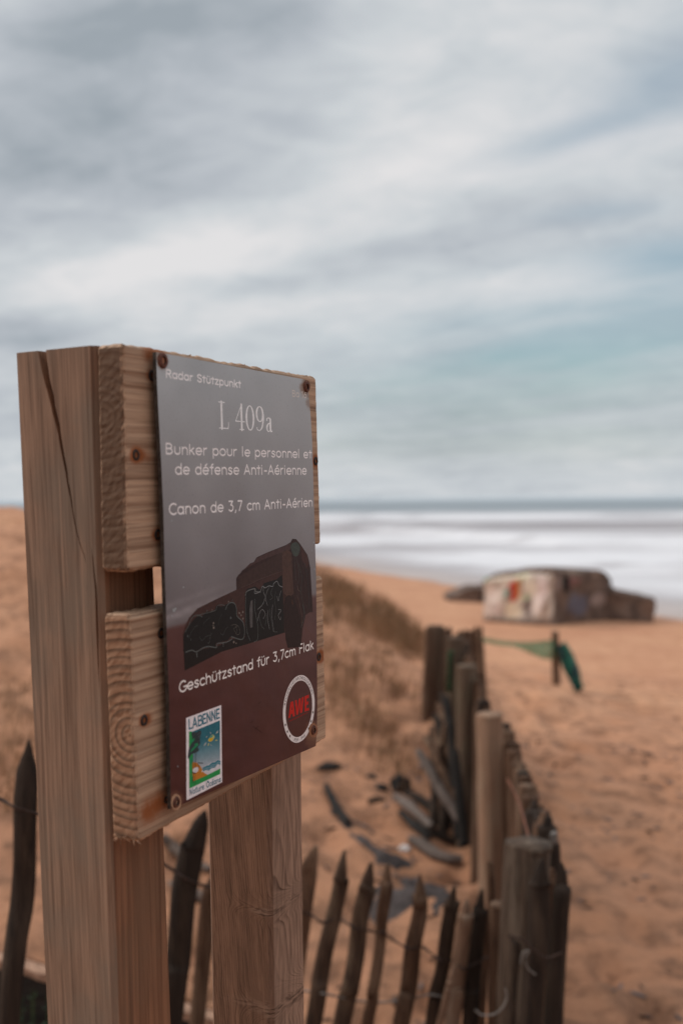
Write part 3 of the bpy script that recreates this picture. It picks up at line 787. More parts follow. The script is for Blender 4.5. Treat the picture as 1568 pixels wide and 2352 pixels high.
for pts, wd_, c_ in [
    (BP(750, 640, 770, 595, 850, 570, 860, 600, 910, 605), 2.6, (108, 108, 106)), (BP(850, 575, 850, 620, 905, 600, 930, 545, 960, 560, 1000, 540, 1040, 545, 1050, 515), 1.6, GL),
    (BP(1050, 515, 1085, 490, 1110, 535, 1145, 552), 1.6, GL), (BP(755, 650, 752, 780, 765, 1010, 800, 1120), 1.5, GD), (BP(850, 680, 850, 790, 880, 960, 880, 1100, 840, 1140), 1.5, GD),
    (BP(945, 540, 940, 600, 960, 660, 930, 740, 880, 790), 1.2, GL), (BP(880, 910, 900, 830, 930, 790, 960, 840, 940, 890), 1.3, GL), (BP(890, 850, 920, 960, 950, 1000), 1.1, GD),
    (BP(1000, 560, 975, 610, 965, 680, 985, 750), 1.1, GL), (BP(1040, 560, 1020, 620, 1040, 660, 1010, 690), 1.1, GD), (BP(990, 800, 985, 880, 1005, 1000), 1.2, GL), (BP(965, 830, 970, 900, 960, 960), 1.1, GD),
    (BP(1040, 740, 1030, 850, 1050, 1020), 1.1, GL), (BP(1130, 590, 1110, 650, 1100, 700, 1085, 650), 1.2, GL), (BP(1100, 790, 1130, 800, 1100, 850, 1120, 900, 1125, 870), 1.3, GL),
    (BP(1015, 780, 1010, 840, 1030, 930, 1045, 1020, 1090, 1030), 1.0, GD), (BP(1070, 600, 1060, 700, 1075, 800, 1060, 900), .9, GD),
    (BP(110, 1030, 150, 960, 180, 880, 240, 850, 290, 870), 1.6, GD), (BP(240, 860, 290, 840, 330, 830, 430, 800, 450, 755, 500, 740, 530, 750), 1.6, (84, 86, 84)),
    (BP(540, 790, 560, 740, 600, 715, 640, 735, 655, 790, 660, 860, 720, 920, 740, 1000, 735, 1080, 700, 1110, 600, 1080), 2.4, (92, 96, 94)),
    (BP(115, 1245, 180, 1225, 230, 1240, 300, 1200, 360, 1185, 440, 1195, 450, 1155, 540, 1140, 600, 1110, 610, 1080), 2.4, (92, 96, 95)), (BP(232, 1240, 235, 1295), 3, (92, 96, 95)), (BP(512, 1145, 515, 1180), 2.4, (92, 96, 95)),
    (BP(150, 1100, 170, 1040, 210, 980, 240, 960), 1.1, (70, 72, 70)), (BP(260, 1080, 290, 1120, 330, 1080, 380, 1060, 400, 1040), 1.1, (70, 72, 70)), (BP(380, 1040, 370, 1130, 350, 1150), 1.5, (72, 74, 72)),
    (BP(480, 1040, 510, 1060, 540, 1000, 560, 980), 1.1, (70, 72, 70)), (BP(600, 960, 640, 950, 680, 980, 690, 1040, 660, 1060, 630, 1010), 1.0, (96, 90, 82)), (BP(640, 960, 660, 1000, 650, 1050), .8, (96, 90, 82)),
    (BP(620, 1000, 670, 960), .8, (100, 94, 86)), (BP(300, 960, 320, 920, 380, 870), .9, (66, 68, 66)), (BP(460, 960, 470, 900, 500, 840), .9, (64, 66, 64)),
    (BP(700, 560, 800, 520, 900, 470, 1130, 385), 1.4, (84, 62, 56)), (BP(1270, 230, 1285, 480), 1.0, (96, 96, 92)), (BP(1290, 230, 1320, 420, 1310, 520), 1.0, (92, 92, 88)),
    (BP(1310, 300, 1350, 450, 1340, 600, 1380, 830), 1.2, (78, 86, 80)), (BP(1340, 280, 1375, 420, 1390, 700, 1420, 810), 1.0, (70, 58, 54)), (BP(1380, 300, 1410, 480, 1420, 600, 1430, 790), 1.2, (60, 72, 72)),
    (BP(1300, 540, 1310, 580, 1330, 600), 2.4, (100, 84, 76)), (BP(1300, 640, 1330, 760, 1350, 870, 1350, 960), 2.0, (96, 76, 66)), (BP(1360, 740, 1375, 860, 1340, 980), 1.8, (70, 80, 78)),
    (BP(1275, 250, 1262, 420, 1275, 600), 1.0, (52, 50, 50)), (BP(1330, 380, 1320, 500, 1330, 620), 1.2, (46, 44, 44)), (BP(1410, 380, 1440, 600, 1450, 800), 1.4, (44, 42, 44)), (BP(1355, 330, 1362, 520), 1.2, (46, 42, 42)),
    (BP(1140, 235, 1175, 192), .8, (104, 84, 74)), (BP(960, 360, 990, 410, 1020, 390, 1060, 430), .7, (92, 72, 66)), (BP(1170, 660, 1210, 630, 1240, 650), 1.4, (96, 70, 54)), (BP(1245, 690, 1250, 740), 2.0, (112, 74, 48)),
]: K.ribbon(pts, wd_, c_)
K.poly(BP(805, 700, 825, 690, 825, 980, 800, 985, 790, 800), (84, 80, 80))
for (x, y, r_, c_) in [(684, 828, 2.6, 1), (722, 818, 3, 1), (703, 852, 2.4, 1), (722, 888, 2.8, 1), (410, 935, 2.8, 1), (412, 985, 3.2, 1), (405, 962, 1.8, 1), (625, 1138, 3.2, 1), (650, 1150, 2, 1), (593, 880, 3.2, 0), (340, 805, 1.8, 0), (395, 795, 1.6, 1), (568, 708, 2, 1), (610, 690, 1.6, 0), (135, 1075, 2.6, 0), (170, 1110, 1.8, 0), (1105, 1100, 1.4, 0)]:
    K.dot(*bp(x, y), r_ * .9, (128, 116, 108) if c_ else (88, 92, 92))
K.done('printed_bunker', label='printed picture of a graffiti-covered bunker')
# salt spots and scratches on the panel
for (x, y, r_) in [(421, 1349, 2.2), (399, 1402, 4.2), (403, 1398, 2.6), (395, 1415, 2.0), (722, 1307, 1.8), (720, 1246, 2.2), (716, 1265, 1.2), (394, 1196, 2.2), (408, 1761, 1.6), (566, 1011, .8)]:
    K = Print(.00012); K.dot(x, y, r_, (158, 162, 164), 9, 1.3); K.done('salt_speck')
for pts in ([(585, 1675), (594, 1668)], [(574, 1661), (582, 1655)], [(580, 1668), (602, 1684)], [(600, 1612), (592, 1617)]): 
    K = Print(.00012); K.ribbon(pts, .9, (38, 26, 25), 0); K.done('scratch')

# pale worn rings under the panel screws
for (x, y, r_, c_) in ((404, 1843, 19, (176, 138, 112)), (719, 1678, 17, (150, 104, 78)), (373, 828, 18, (168, 116, 90)), (704, 886, 13, (120, 82, 62))):
    K = Print(.00016); K.poly([(x + r_ * .62 * (1 + .12 * nz(i, x)) * math.cos(i * .314), y + r_ * (1 + .12 * nz(i * 1.3, y)) * math.sin(i * .314)) for i in range(20)], c_); K.done('rust_ring')

# ---- town emblem sticker
def lp(x, y): return (407.7 + x * .13335, 1568 + y * .13335)
def LP(*f): return [lp(f[i], f[i + 1]) for i in range(0, len(f), 2)]
E_ = Print(.00002)
E_.poly(LP(147, 612, 752, 388, 768, 1718, 155, 2030), (238, 230, 232))
# painted sky, a colour step every few millimetres
top_c, bot_c = np.array((44, 108, 122.)), np.array((178, 182, 190.))
NB = 26
for i in range(NB):
    f0, f1 = i / NB, (i + 1) / NB
    def ed(x0, ya, yb, f_): return (x0, ya + (yb - ya) * f_)
    A0, A1 = ed(195, 870, 1560, f0), ed(195, 870, 1560, f1); B0, B1 = ed(726, 652, 1485, f0), ed(734, 652, 1485, f1)
    k_ = min(1, max(0, (f0 - .25) / .65)); cc = top_c + (bot_c - top_c) * k_
    E_.poly(LP(*A0, *B0, *B1, *A1), tuple(cc))
E_.poly(LP(195, 850, 240, 838, 262, 1000, 262, 1800, 200, 1826), (38, 150, 78))
E_.poly(LP(250, 1370, 330, 1380, 390, 1440, 440, 1530, 520, 1600, 500, 1680, 262, 1760), (196, 124, 46))
E_.poly(LP(410, 1540, 440, 1470, 480, 1430, 530, 1420, 580, 1375, 640, 1370, 690, 1330, 738, 1350, 735, 1490, 540, 1600), (212, 208, 212))
E_.poly(LP(425, 1500, 440, 1465, 500, 1432, 540, 1425, 590, 1378, 640, 1376, 690, 1335, 738, 1352, 738, 1425, 690, 1408, 640, 1470, 590, 1475, 540, 1520, 480, 1510, 440, 1535), (52, 122, 138))
for dy_ in (28, 58): E_.ribbon(LP(440, 1475 + dy_, 500, 1445 + dy_, 545, 1440 + dy_, 595, 1392 + dy_, 645, 1390 + dy_, 695, 1345 + dy_, 730, 1362 + dy_), .9, (176, 186, 192))
E_.poly(LP(200, 1760, 420, 1590, 405, 1530, 455, 1575, 500, 1600, 735, 1482, 732, 1572, 205, 1826), (38, 150, 78))
E_.poly(LP(262, 1740, 400, 1690, 500, 1600, 440, 1540, 300, 1560, 262, 1600), (196, 124, 46))
E_.poly(LP(200, 1730, 735, 1500, 732, 1575, 205, 1828), (38, 150, 78))
for (x0, y0, x1, y1) in ((268, 1250, 268, 1720), (300, 1200, 296, 1480), (322, 1180, 308, 1500)): E_.ribbon(LP(x0, y0, x1, y1), 1.7, (58, 44, 50), 0)
E_.poly(LP(238, 870, 300, 850, 330, 862, 350, 838, 395, 830, 408, 870, 385, 960, 385, 1060, 350, 1110, 370, 1160, 330, 1200, 240, 1240, 180, 1320, 190, 1150, 240, 1040, 250, 950), (48, 62, 64), 3)
for p_ in (LP(225, 1060, 230, 1000, 290, 955, 285, 1000), LP(215, 1210, 240, 1150, 300, 1090, 290, 1060, 345, 1040, 355, 1075, 300, 1130, 260, 1170), LP(205, 1330, 240, 1290, 258, 1290, 255, 1400, 205, 1420)): E_.poly(p_, (34, 140, 92))
for p_ in (LP(340, 900, 400, 850), LP(350, 950, 395, 915), LP(350, 1020, 385, 985), LP(340, 1080, 370, 1050)): E_.ribbon(p_, .6, (112, 102, 118), 0)
# sun
E_.poly(LP(524, 1005, 545, 955, 575, 915, 612, 900, 635, 930, 632, 950, 600, 1000, 560, 1020), (196, 190, 120), 4)
E_.poly(LP(532, 1002, 552, 962, 590, 950, 605, 975, 590, 1003, 560, 1014), (214, 172, 40), 4)
E_.poly(LP(548, 955, 578, 918, 615, 912, 600, 935, 575, 952), (72, 152, 140), 4)
for p_, c_ in ((LP(553, 858, 566, 856, 582, 880, 572, 884), 1), (LP(652, 884, 670, 848, 704, 826, 694, 862), 1), (LP(482, 938, 515, 918, 498, 948), 1), (LP(640, 995, 665, 985, 688, 992, 664, 1008), 2), (LP(442, 1106, 468, 1050, 498, 1028, 480, 1070), 1), (LP(512, 1092, 530, 1048, 545, 1048, 535, 1080), 2), (LP(562, 1052, 590, 1088, 576, 1092), 1)):
    E_.poly(p_, (186, 184, 178) if c_ == 1 else (204, 196, 130))
# wading bird
E_.poly(LP(262, 1545, 258, 1505, 290, 1470, 345, 1460, 360, 1480, 345, 1530, 310, 1560, 285, 1562), (216, 210, 212), 4)
E_.ribbon(LP(352, 1480, 366, 1455, 345, 1400, 362, 1378), 1.6, (58, 50, 52)); E_.ribbon(LP(355, 1378, 385, 1390, 436, 1390), 2.0, (62, 60, 60))
E_.ribbon(LP(250, 1540, 280, 1560, 312, 1560), 2.0, (50, 42, 44)); E_.ribbon(LP(272, 1560, 262, 1640, 258, 1740), 1.2, (58, 44, 42), 4); E_.ribbon(LP(300, 1562, 296, 1650, 306, 1750), 1.4, (66, 34, 38), 4)
E_.ribbon(LP(290, 1550, 300, 1525, 318, 1515), .8, (70, 62, 62)); E_.ribbon(LP(212, 1600, 230, 1580, 246, 1570), .8, (150, 90, 80))
# bold capitals
LG = {'L': (.48, [[(.07, 1), (.07, .05)], [(.07, .05), (.42, .05)]]), 'A': (.62, [[(.02, .02), (.27, 1)], [(.27, 1), (.54, .02)], [(.1, .32), (.46, .32)]]), 'B': (.56, G['B'][1]),
      'E': (.50, [[(.07, .02), (.07, 1)], [(.07, .98), (.44, .98)], [(.07, .52), (.40, .52)], [(.07, .04), (.45, .04)]]), 'N': (.60, [[(.07, .02), (.07, 1)], [(.07, 1), (.50, .02)], [(.50, .02), (.50, 1)]])}
lettering('LABENNE', lp(190, 812), lp(726, 608), 22.5, (44, 112, 132), weight=.085, space=.06, gl=LG, P_=E_, done=False)
H = {'N': (.62, [cm([(.0, .78), (.14, .92), (.10, .3), (.06, .0)]), cm([(.12, .9), (.30, .4), (.42, .02)]), cm([(.42, .02), (.48, .6), (.60, .95)])]),
     'a': (.50, [arc(.2, .28, .18, .28, 20, 380, 16), cm([(.38, .56), (.36, .1), (.48, .04)])]), 't': (.34, [cm([(.18, .95), (.12, .3), (.2, .0), (.32, .06)]), [(.0, .62), (.34, .68)]]),
     'u': (.50, [cm([(.04, .56), (.06, .1), (.22, .0), (.38, .2), (.40, .56)]), cm([(.40, .56), (.38, .1), (.48, .02)])]), 'r': (.40, [cm([(.06, .56), (.10, .4), (.06, .0)]), cm([(.08, .36), (.2, .56), (.36, .52)])]),
     'e': (.44, [cm([(.04, .26), (.26, .34), (.32, .5), (.18, .58), (.05, .36), (.08, .08), (.24, .0), (.42, .12)])]), ' ': (.38, []), 'O': (.66, [arc(.3, .5, .26, .5, 60, 420, 20), cm([(.43, .93), (.3, .8), (.5, .72)])]),
     'c': (.40, [cm([(.34, .48), (.2, .58), (.05, .34), (.1, .06), (.26, .0), (.38, .1)])]), 'n': (.52, [[(.06, .56), (.06, 0)], cm([(.07, .36), (.2, .56), (.36, .5), (.38, .1), (.48, .02)])])}
H['é'] = (H['e'][0], H['e'][1] + [[(.18, .74), (.34, .92)]])
lettering('Nature Océane', lp(205, 1945), lp(748, 1700), 14, (60, 112, 132), weight=.07, space=.04, gl=H, P_=E_, done=False)
E_.done('town_emblem', label='rectangular town emblem with pine, bird and waves')

# ---- round emblem
def ap(x, y): return (627.2 + x * .08533, 1524.1 + y * .08533)
# find the circle in the panel plane from four measured edge points of the ellipse
qs = [onp(*ap(x, y), PY) for x, y in ((278, 1330), (1106, 1010), (780, 300), (600, 2162), (395, 640), (1000, 1740))]
A_ = np.array([[2 * q.x, 2 * q.z, 1] for q in qs]); B_ = np.array([q.x ** 2 + q.z ** 2 for q in qs])
sol = np.linalg.lstsq(A_, B_, rcond=None)[0]; CX, CZ = sol[0], sol[1]; CR = math.sqrt(sol[2] + CX ** 2 + CZ ** 2)
T_ = Print(.00002)
NR = 72; RI = CR * .835
T_.h += .00002; k_ = T_._m((232, 222, 220)); o_i = len(T_.V)
for i in range(NR):
    t_ = 2 * math.pi * i / NR
    T_.V += [(CX + CR * math.cos(t_), PY - T_.h, CZ + CR * math.sin(t_)), (CX + RI * math.cos(t_), PY - T_.h, CZ + RI * math.sin(t_))]
for i in range(NR):
    a, b_ = o_i + 2 * i, o_i + 2 * ((i + 1) % NR); T_.F.append((a, b_, b_ + 1, a + 1)); T_.mi.append(k_)
_font_cache = {}
def glyph_tris(ch):
    if ch in _font_cache: return _font_cache[ch]
    cu = bpy.data.curves.new('glyph', 'FONT'); cu.body = ch; cu.size = 1; cu.resolution_u = 4
    ob = bpy.data.objects.new('glyph', cu); C.objects.link(ob)
    dg = bpy.context.evaluated_depsgraph_get(); me = bpy.data.meshes.new_from_object(ob.evaluated_get(dg))
    vs = [(v_.co.x, v_.co.y) for v_ in me.vertices]; fs = [tuple(p.vertices) for p in me.polygons]
    wd_ = max([v_[0] for v_ in vs], default=.25) + .07
    bpy.data.objects.remove(ob); bpy.data.curves.remove(cu); bpy.data.meshes.remove(me)
    _font_cache[ch] = (vs, fs, wd_); return _font_cache[ch]
def put_glyph(Pn, ch, fn, c):
    vs, fs, wd_ = glyph_tris(ch)
    if not fs: return
    o = len(Pn.V); k = Pn._m(c)
    for (x, y) in vs:
        q = fn(x, y); Pn.V.append((q[0], PY - Pn.h, q[1]))
    for f_ in fs:
        a, b_, c_ = [Pn.V[o + i] for i in f_[:3]]
        cr = (b_[0] - a[0]) * (c_[2] - a[2]) - (b_[2] - a[2]) * (c_[0] - a[0])
        Pn.F.append(tuple(o + i for i in (f_ if cr > 0 else f_[::-1]))); Pn.mi.append(k)
def ring_text(text, a0, a1, r0, size, outward, c):
    wds = [glyph_tris(ch)[2] if ch != ' ' else .28 for ch in text]; tot = sum(wds)
    x = 0
    for ch, wd_ in zip(text, wds):
        ac = R(a0 + (a1 - a0) * (x + wd_ / 2) / tot)
        sgn = 1 if outward else -1
        xs_ = abs(R(a1 - a0)) * (r0 + .35 * size) / tot
        ux, uz = math.cos(ac), math.sin(ac)             # outward direction
        tx, tz = (uz, -ux) if outward else (-uz, ux)    # reading direction
        if ch != ' ':
            put_glyph(T_, ch, lambda gx, gy: (CX + ux * (r0 + sgn * gy * size) + tx * (gx - wd_ / 2) * xs_, CZ + uz * (r0 + sgn * gy * size) + tz * (gx - wd_ / 2) * xs_), c)
        x += wd_
def ang(x, y):
    q = onp(*ap(x, y), PY); return math.degrees(math.atan2(q.z - CZ, q.x - CX))
bw = CR - RI; DK = (58, 40, 38)
T_.h += .000004
ring_text("RECHERCHES ARCHEOLOGIQUES", ang(340, 1140), ang(1052, 850), RI + bw * .22, bw * .80, True, DK)
ring_text("1939 - 1945", ang(545, 2085), ang(858, 1905), CR - bw * .22, bw * .80, False, DK)
for (x, y) in ((335, 1650), (380, 1842), (445, 1975), (1048, 1312), (998, 1535), (937, 1715)):
    q = onp(*ap(x, y), PY); aa = math.atan2(q.z - CZ, q.x - CX)
    sx_, sz_ = CX + (RI + bw / 2) * math.cos(aa), CZ + (RI + bw / 2) * math.sin(aa)
    T_.poly2([(sx_ + (bw * (.36 if k % 2 == 0 else .15)) * math.cos(R(90 + 36 * k)), sz_ + (bw * (.36 if k % 2 == 0 else .15)) * math.sin(R(90 + 36 * k))) for k in range(10)], DK)
RED = (196, 36, 30)
def AP(*f): return [ap(f[i], f[i + 1]) for i in range(0, len(f), 2)]
T_.poly(AP(410, 1480, 465, 1040, 538, 1015, 585, 1412, 530, 1440, 515, 1352, 476, 1365, 456, 1455), RED)
T_.poly(AP(487, 1262, 500, 1130, 512, 1245), (74, 48, 44))
T_.poly(AP(582, 1000, 632, 980, 655, 1240, 688, 955, 735, 935, 755, 1200, 772, 915, 820, 895, 782, 1320, 725, 1342, 706, 1120, 672, 1370, 622, 1392), RED)
T_.poly(AP(845, 885, 960, 840, 958, 925, 896, 948, 894, 1040, 948, 1018, 946, 1100, 892, 1122, 890, 1215, 960, 1190, 965, 1262, 845, 1300), RED)
T_.poly(AP(415, 1550, 940, 1300, 942, 1330, 440, 1572), (128, 40, 36))
T_.done('round_emblem', label='white ring emblem with red letters and six stars')

# ---- screws
def lathe(prof, n_=20):
    V_, F_ = [], []
    for (r_, h_) in prof:
        for i in range(n_): V_.append((r_ * math.cos(2 * math.pi * i / n_), h_, r_ * math.sin(2 * math.pi * i / n_)))
    for j in range(len(prof) - 1):
        for i in range(n_): a, b_ = j * n_ + i, j * n_ + (i + 1) % n_; F_.append((a, b_, b_ + n_, a + n_))
    return V_, F_
def screw(px, py, y, r_, label, sink=0.0):
    p = onp(px, py, y)
    prof = [(r_ * .98, .0015 + sink), (r_, -.0002 + sink), (r_ * .86, -.0012 + sink), (r_ * .52, -.0015 + sink), (r_ * .46, -.0010 + sink), (r_ * .42, .0016 + sink), (.0001, .0018 + sink)]
    V_, F_ = lathe(prof, 24)
    V_ = [(v_[0] * (1 + .03 * math.sin(7 * i)), v_[1], v_[2] * (1 + .03 * math.cos(5 * i))) for i, v_ in enumerate(V_)]
    mi_ = [0] * (24 * 4) + [1] * (24 * 2)
    o = mesh('screw', V_, F_, [m_rust if y < 0 else m_rust_dk, m_hole], sign, mi=mi_); o.location = p
    o['label'] = label; return o
screw(373, 828, PY, .0052, 'rusty screw in the top left corner of the panel')
screw(703, 888, PY, .0046, 'rusty screw in the top right corner of the panel')
screw(404, 1843, PY, .0036, 'rust-ringed screw in the bottom left corner of the panel')
screw(719, 1677, PY, .0040, 'rusty screw in the bottom right corner of the panel')
for (x, y, l_) in ((349, 862, 'dark screw beside the panel near the top'), (312, 1045, 'dark screw with a brown stain in the upper board'), (362, 1228, 'dark screw half behind the panel low on the upper board'),
                  (370, 1455, 'dark screw half behind the panel high on the lower board'), (331, 1655, 'sunken dark screw in the lower board'), (381, 1838, 'small dark screw low on the lower board'),
                  (725, 1059, 'rusty screw at the right end of the upper board'), (732, 1509, 'sunken rusty screw at the right end of the lower board')):
    screw(x, y, 0.0, .0040 if 'small' not in l_ else .0026, l_, sink=.0008)
# splinters hanging from the sawn end of the lower board
rs = random.Random(3); Vs, Fs = [], []
for i in range(26):
    t_ = rs.random(); p = onp(258 + 55 * t_, 1930 + 9 * t_ + rs.uniform(-3, 2), .004 * rs.random() + .002, 1); p = Vector((rs.uniform(-.001, .003), TH * (1 - t_), -.3085 + rs.uniform(-.001, .001)))
    d_ = Vector((rs.uniform(-.002, .003), rs.uniform(-.003, .003), -rs.uniform(.001, .0045))); wv = rs.uniform(.0003, .0009)
    k = len(Vs); Vs += [p + Vector((0, wv, 0.001)), p - Vector((0, wv, -.001)), p + d_ + Vector((wv, 0, 0)), p + Vector((wv * 2, 0, 0.001))]
    Fs += [(k, k + 1, k + 2), (k + 1, k + 3, k + 2), (k + 3, k, k + 2)]
mesh('splinters', Vs, Fs, m_board2, sign)
for (t_, L_) in ((.33, .003), (.62, .0022), (.93, .004)):
    p = onp(282 + 445 * t_, 786.5 + 79.5 * t_); Vs, Fs, k = [], [], 0
    Vs += [p + Vector((0, .001, -.001)), p + Vector((L_ * 2, .001, -.001)), p + Vector((L_ * 2.6, .0015, .0007)), p + Vector((L_, .003, -.001))]; Fs += [(k, k + 1, k + 2), (k + 1, k + 3, k + 2), (k + 3, k, k + 2)]
    mesh('splinter', Vs, Fs, m_board1, sign)

# ------------------------------------------------------------------ stakes, posts, sticks
def loft(name, pts, rad, mat, parent=None, n_=10, flat=1.0, rough=.12, seed=0, tip=None, cap=True, yaw_=0.0, top_mat=None):
    """pts: world points from foot to top, rad: radius at each; flat squashes the section in depth"""
    sub = max(2, 40 // len(pts)); P_ = catmull(pts, sub)
    Rr = []
    for i in range(len(P_)):
        f_ = i / (len(P_) - 1) * (len(pts) - 1); k = min(len(pts) - 2, int(f_)); Rr.append(rad[k] + (rad[k + 1] - rad[k]) * (f_ - k))
    base = P_[0].copy(); V_, F_ = [], []
    shp = [1 + .22 * nz(seed * 3.3 + math.cos(2 * math.pi * i / n_) * 1.3, math.sin(2 * math.pi * i / n_) * 1.3, seed) for i in range(n_)]
    L_ = len(P_)
    for j, p in enumerate(P_):
        q = P_[min(j + 1, L_ - 1)] - P_[max(0, j - 1)]; q.normalize()
        sx = Vector((math.cos(yaw_), math.sin(yaw_), 0)); sx = (sx - q * sx.dot(q)).normalized(); sy = q.cross(sx)
        rr = Rr[j]
        for i in range(n_):
            a = 2 * math.pi * i / n_ + .5
            k = shp[i] * (1 + rough * nz(i * .9 + seed, (p - base).length * 9, seed * 1.7)) * rr
            V_.append(p - base + sx * math.cos(a) * k + sy * math.sin(a) * k * flat)
    for j in range(L_ - 1):
        for i in range(n_): a, b_ = j * n_ + i, j * n_ + (i + 1) % n_; F_.append((a, b_, b_ + n_, a + n_))
    mi_ = [0] * len(F_)
    F_.append(tuple(range(n_))[::-1]); mi_.append(0); F_.append(tuple((L_ - 1) * n_ + i for i in range(n_))); mi_.append(1 if top_mat else 0)
    o = mesh(name, V_, F_, [mat] + ([top_mat] if top_mat else []), parent, smooth=True, mi=mi_)
    for p in o.data.polygons[-2:]: p.use_smooth = False
    o.location = base; return o
def down(p, slope=(0, 0)):          # foot of a stake below p, buried a little
    z = ground(p.x, p.y) - .12; return Vector((p.x + slope[0] * (p.z - z), p.y + slope[1] * (p.z - z), z))
def stake(parent, d, pts, wpx, mat, seed, tipl=45, wt=.14, label=None, d2=None):
    """pts: picture positions from tip downwards; width in picture units"""
    d2 = d2 or d
    Wp = [at(x, y, d + (d2 - d) * i / max(1, len(pts) - 1)) for i, (x, y) in enumerate(pts)]
    s_ = (Wp[-1] - Wp[-2]).normalized(); foot_z = ground(Wp[-1].x, Wp[-1].y) - .12
    if Wp[-1].z > foot_z + .05:
        k = (Wp[-1].z - foot_z) / max(.3, -s_.z); Wp.append(Wp[-1] + s_ * k)
    r_ = wpx * d / FPX / 2 * 1.14
    v0 = Wp[0]; v1 = Wp[0] + (Wp[1] - Wp[0]).normalized() * (tipl * 1.35 * d / FPX)
    rk = random.Random(seed * 77); sk_ = rk.uniform(-.75, .75) * r_; v0 = v0 + Vector((sk_, 0, 0)); wt = wt * rk.uniform(.6, 2.2)
    Wp = [w_ if q_ in (0, len(Wp) - 1) else w_ + Vector((rk.uniform(-.003, .003), rk.uniform(-.006, .006), 0)) for q_, w_ in enumerate(Wp)]
    chain = [v0, v0.lerp(v1, rk.uniform(.3, .6)), v1] + Wp[1:]
    rad = [r_ * wt * .8, r_ * .6, r_ * .97] + [r_] * (len(Wp) - 1)
    o = loft('stake', chain[::-1], rad[::-1], mat, parent, n_=9, flat=.62, rough=.22, seed=seed)
    if label: o['label'] = label
    return o
def c6(x, y): return (658.5 + x * .44, 1693.5 + y * .44)
def c5(x, y): return (x * .46, 1693.5 + y * .46)
m_top = plain('weathered_end_grain', lin((138, 120, 106)), .9, .2, .35, 120, .002)

f1 = empty('wire_fence', (0, 2, ground(0, 2)))
tag(f1, 'dark pointed chestnut stakes on wire running behind the sign to the corner post', 'fence')
def kid(o, par):
    o.parent = par; o.matrix_parent_inverse = Matrix.Translation(-Vector(par.location)); return o
near = [
 (1.55, [c5(150, 10), c5(129, 400), c5(102, 800), c5(57, 1432)], 47, m_stake_dk, 60),
 (1.62, [(168, 1800), (160, 2060), (150, 2352)], 44, m_stake_dk, 50),
 (1.70, [(300, 1835), (286, 2060), (262, 2352)], 40, m_stake_dk, 50),
 (1.78, [c5(1000, 368), c5(962, 560), c5(916, 800), c5(885, 1120), c5(850, 1432)], 47, m_stake_dk, 62),
 (1.95, [(492, 1990), c5(1040, 900), c5(985, 1432)], 32, m_stake, 40),
 (1.92, [(585, 1900), (572, 2100), (548, 2352)], 36, m_stake_dk, 45),
 (2.02, [c6(122, 568), c6(116, 740), c6(85, 930), c6(40, 1300), c6(20, 1497)], 34, m_stake, 35),
 (2.05, [c6(303, 590), c6(275, 760), c6(237, 930), c6(180, 1250), c6(135, 1497)], 34, m_stake_md, 52),
 (2.08, [c6(455, 655), c6(418, 780), c6(382, 930), c6(367, 1130), c6(330, 1330), c6(292, 1497)], 33, m_stake_md, 50),
 (2.10, [c6(530, 662), c6(518, 780), c6(502, 930), c6(487, 1100), c6(450, 1330), c6(417, 1497)], 26, m_stake, 34),
 (2.10, [c6(708, 715), c6(696, 830), c6(685, 930), c6(657, 1100), c6(620, 1330), c6(592, 1497)], 32, m_stake, 55),
 (2.11, [c6(880, 782), c6(862, 860), c6(835, 1000), c6(806, 1200), c6(780, 1350), c6(755, 1497)], 31, m_stake_md, 44),
 (2.06, [c6(935, 848), c6(930, 920), c6(908, 1100), c6(885, 1300), c6(855, 1497)], 33, m_stake_lt, 52),
 (2.10, [c6(1030, 795), c6(1010, 900), c6(985, 1100), c6(965, 1300), c6(947, 1497)], 31, m_stake_dk, 48),
 (2.14, [c6(1058, 645), c6(1060, 900), c6(1030, 1150), c6(1010, 1497)], 19, m_stake, 14),
]
for i, (d, pts, wp, mt, tl) in enumerate(near): kid(stake(None, d, pts, wp, mt, i * 1.37 + .4, tl), f1)
kid(stake(None, 2.0, [c6(870, 1180), c6(850, 1300), c6(800, 1497)], 15, m_stake_lt, 31, 30), f1)
def wire(pts, r_, mat, parent, name='wire'):
    P_ = catmull(pts, 6); V_, F_ = [], []
    for j, p in enumerate(P_):
        q = (P_[min(j + 1, len(P_) - 1)] - P_[max(0, j - 1)]).normalized(); a = q.cross(Vector((0, 0, 1))); a = a.normalized() if a.length > .01 else Vector((1, 0, 0)); b_ = q.cross(a)
        for i in range(6): t_ = math.pi * i / 3; V_.append(p + (a * math.cos(t_) + b_ * math.sin(t_)) * r_)
    for j in range(len(P_) - 1):
        for i in range(6): a, b_ = j * 6 + i, j * 6 + (i + 1) % 6; F_.append((a, b_, b_ + 6, a + 6))
    o = mesh(name, V_, F_, mat, smooth=True)
    if parent: kid(o, parent)
    return o
up = [(-80, 1805, 1.5), (0, 1838, 1.53), (45, 1858, 1.52), (120, 1880, 1.6), (260, 1920, 1.7), (395, 2000, 1.74), (430, 2020, 1.75), (480, 2040, 1.85), (560, 2060, 1.92), (700, 2098, 2.02), (740, 2118, 2.0), (775, 2112, 2.08), (815, 2130, 2.04), (862, 2143, 2.1), (880, 2140, 2.07), (900, 2160, 2.12), (940, 2178, 2.06), (970, 2178, 2.13), (1010, 2204, 2.07), (1040, 2210, 2.13), (1062, 2225, 2.03), (1090, 2215, 2.1), (1160, 2180, 2.1)]
wire([at(x, y, d - .02) for x, y, d in up], .0016, m_wire, f1)
wire([at(x, y + 5 * (-1) ** i, d + .015) for i, (x, y, d) in enumerate(up)], .0013, m_wire, f1)
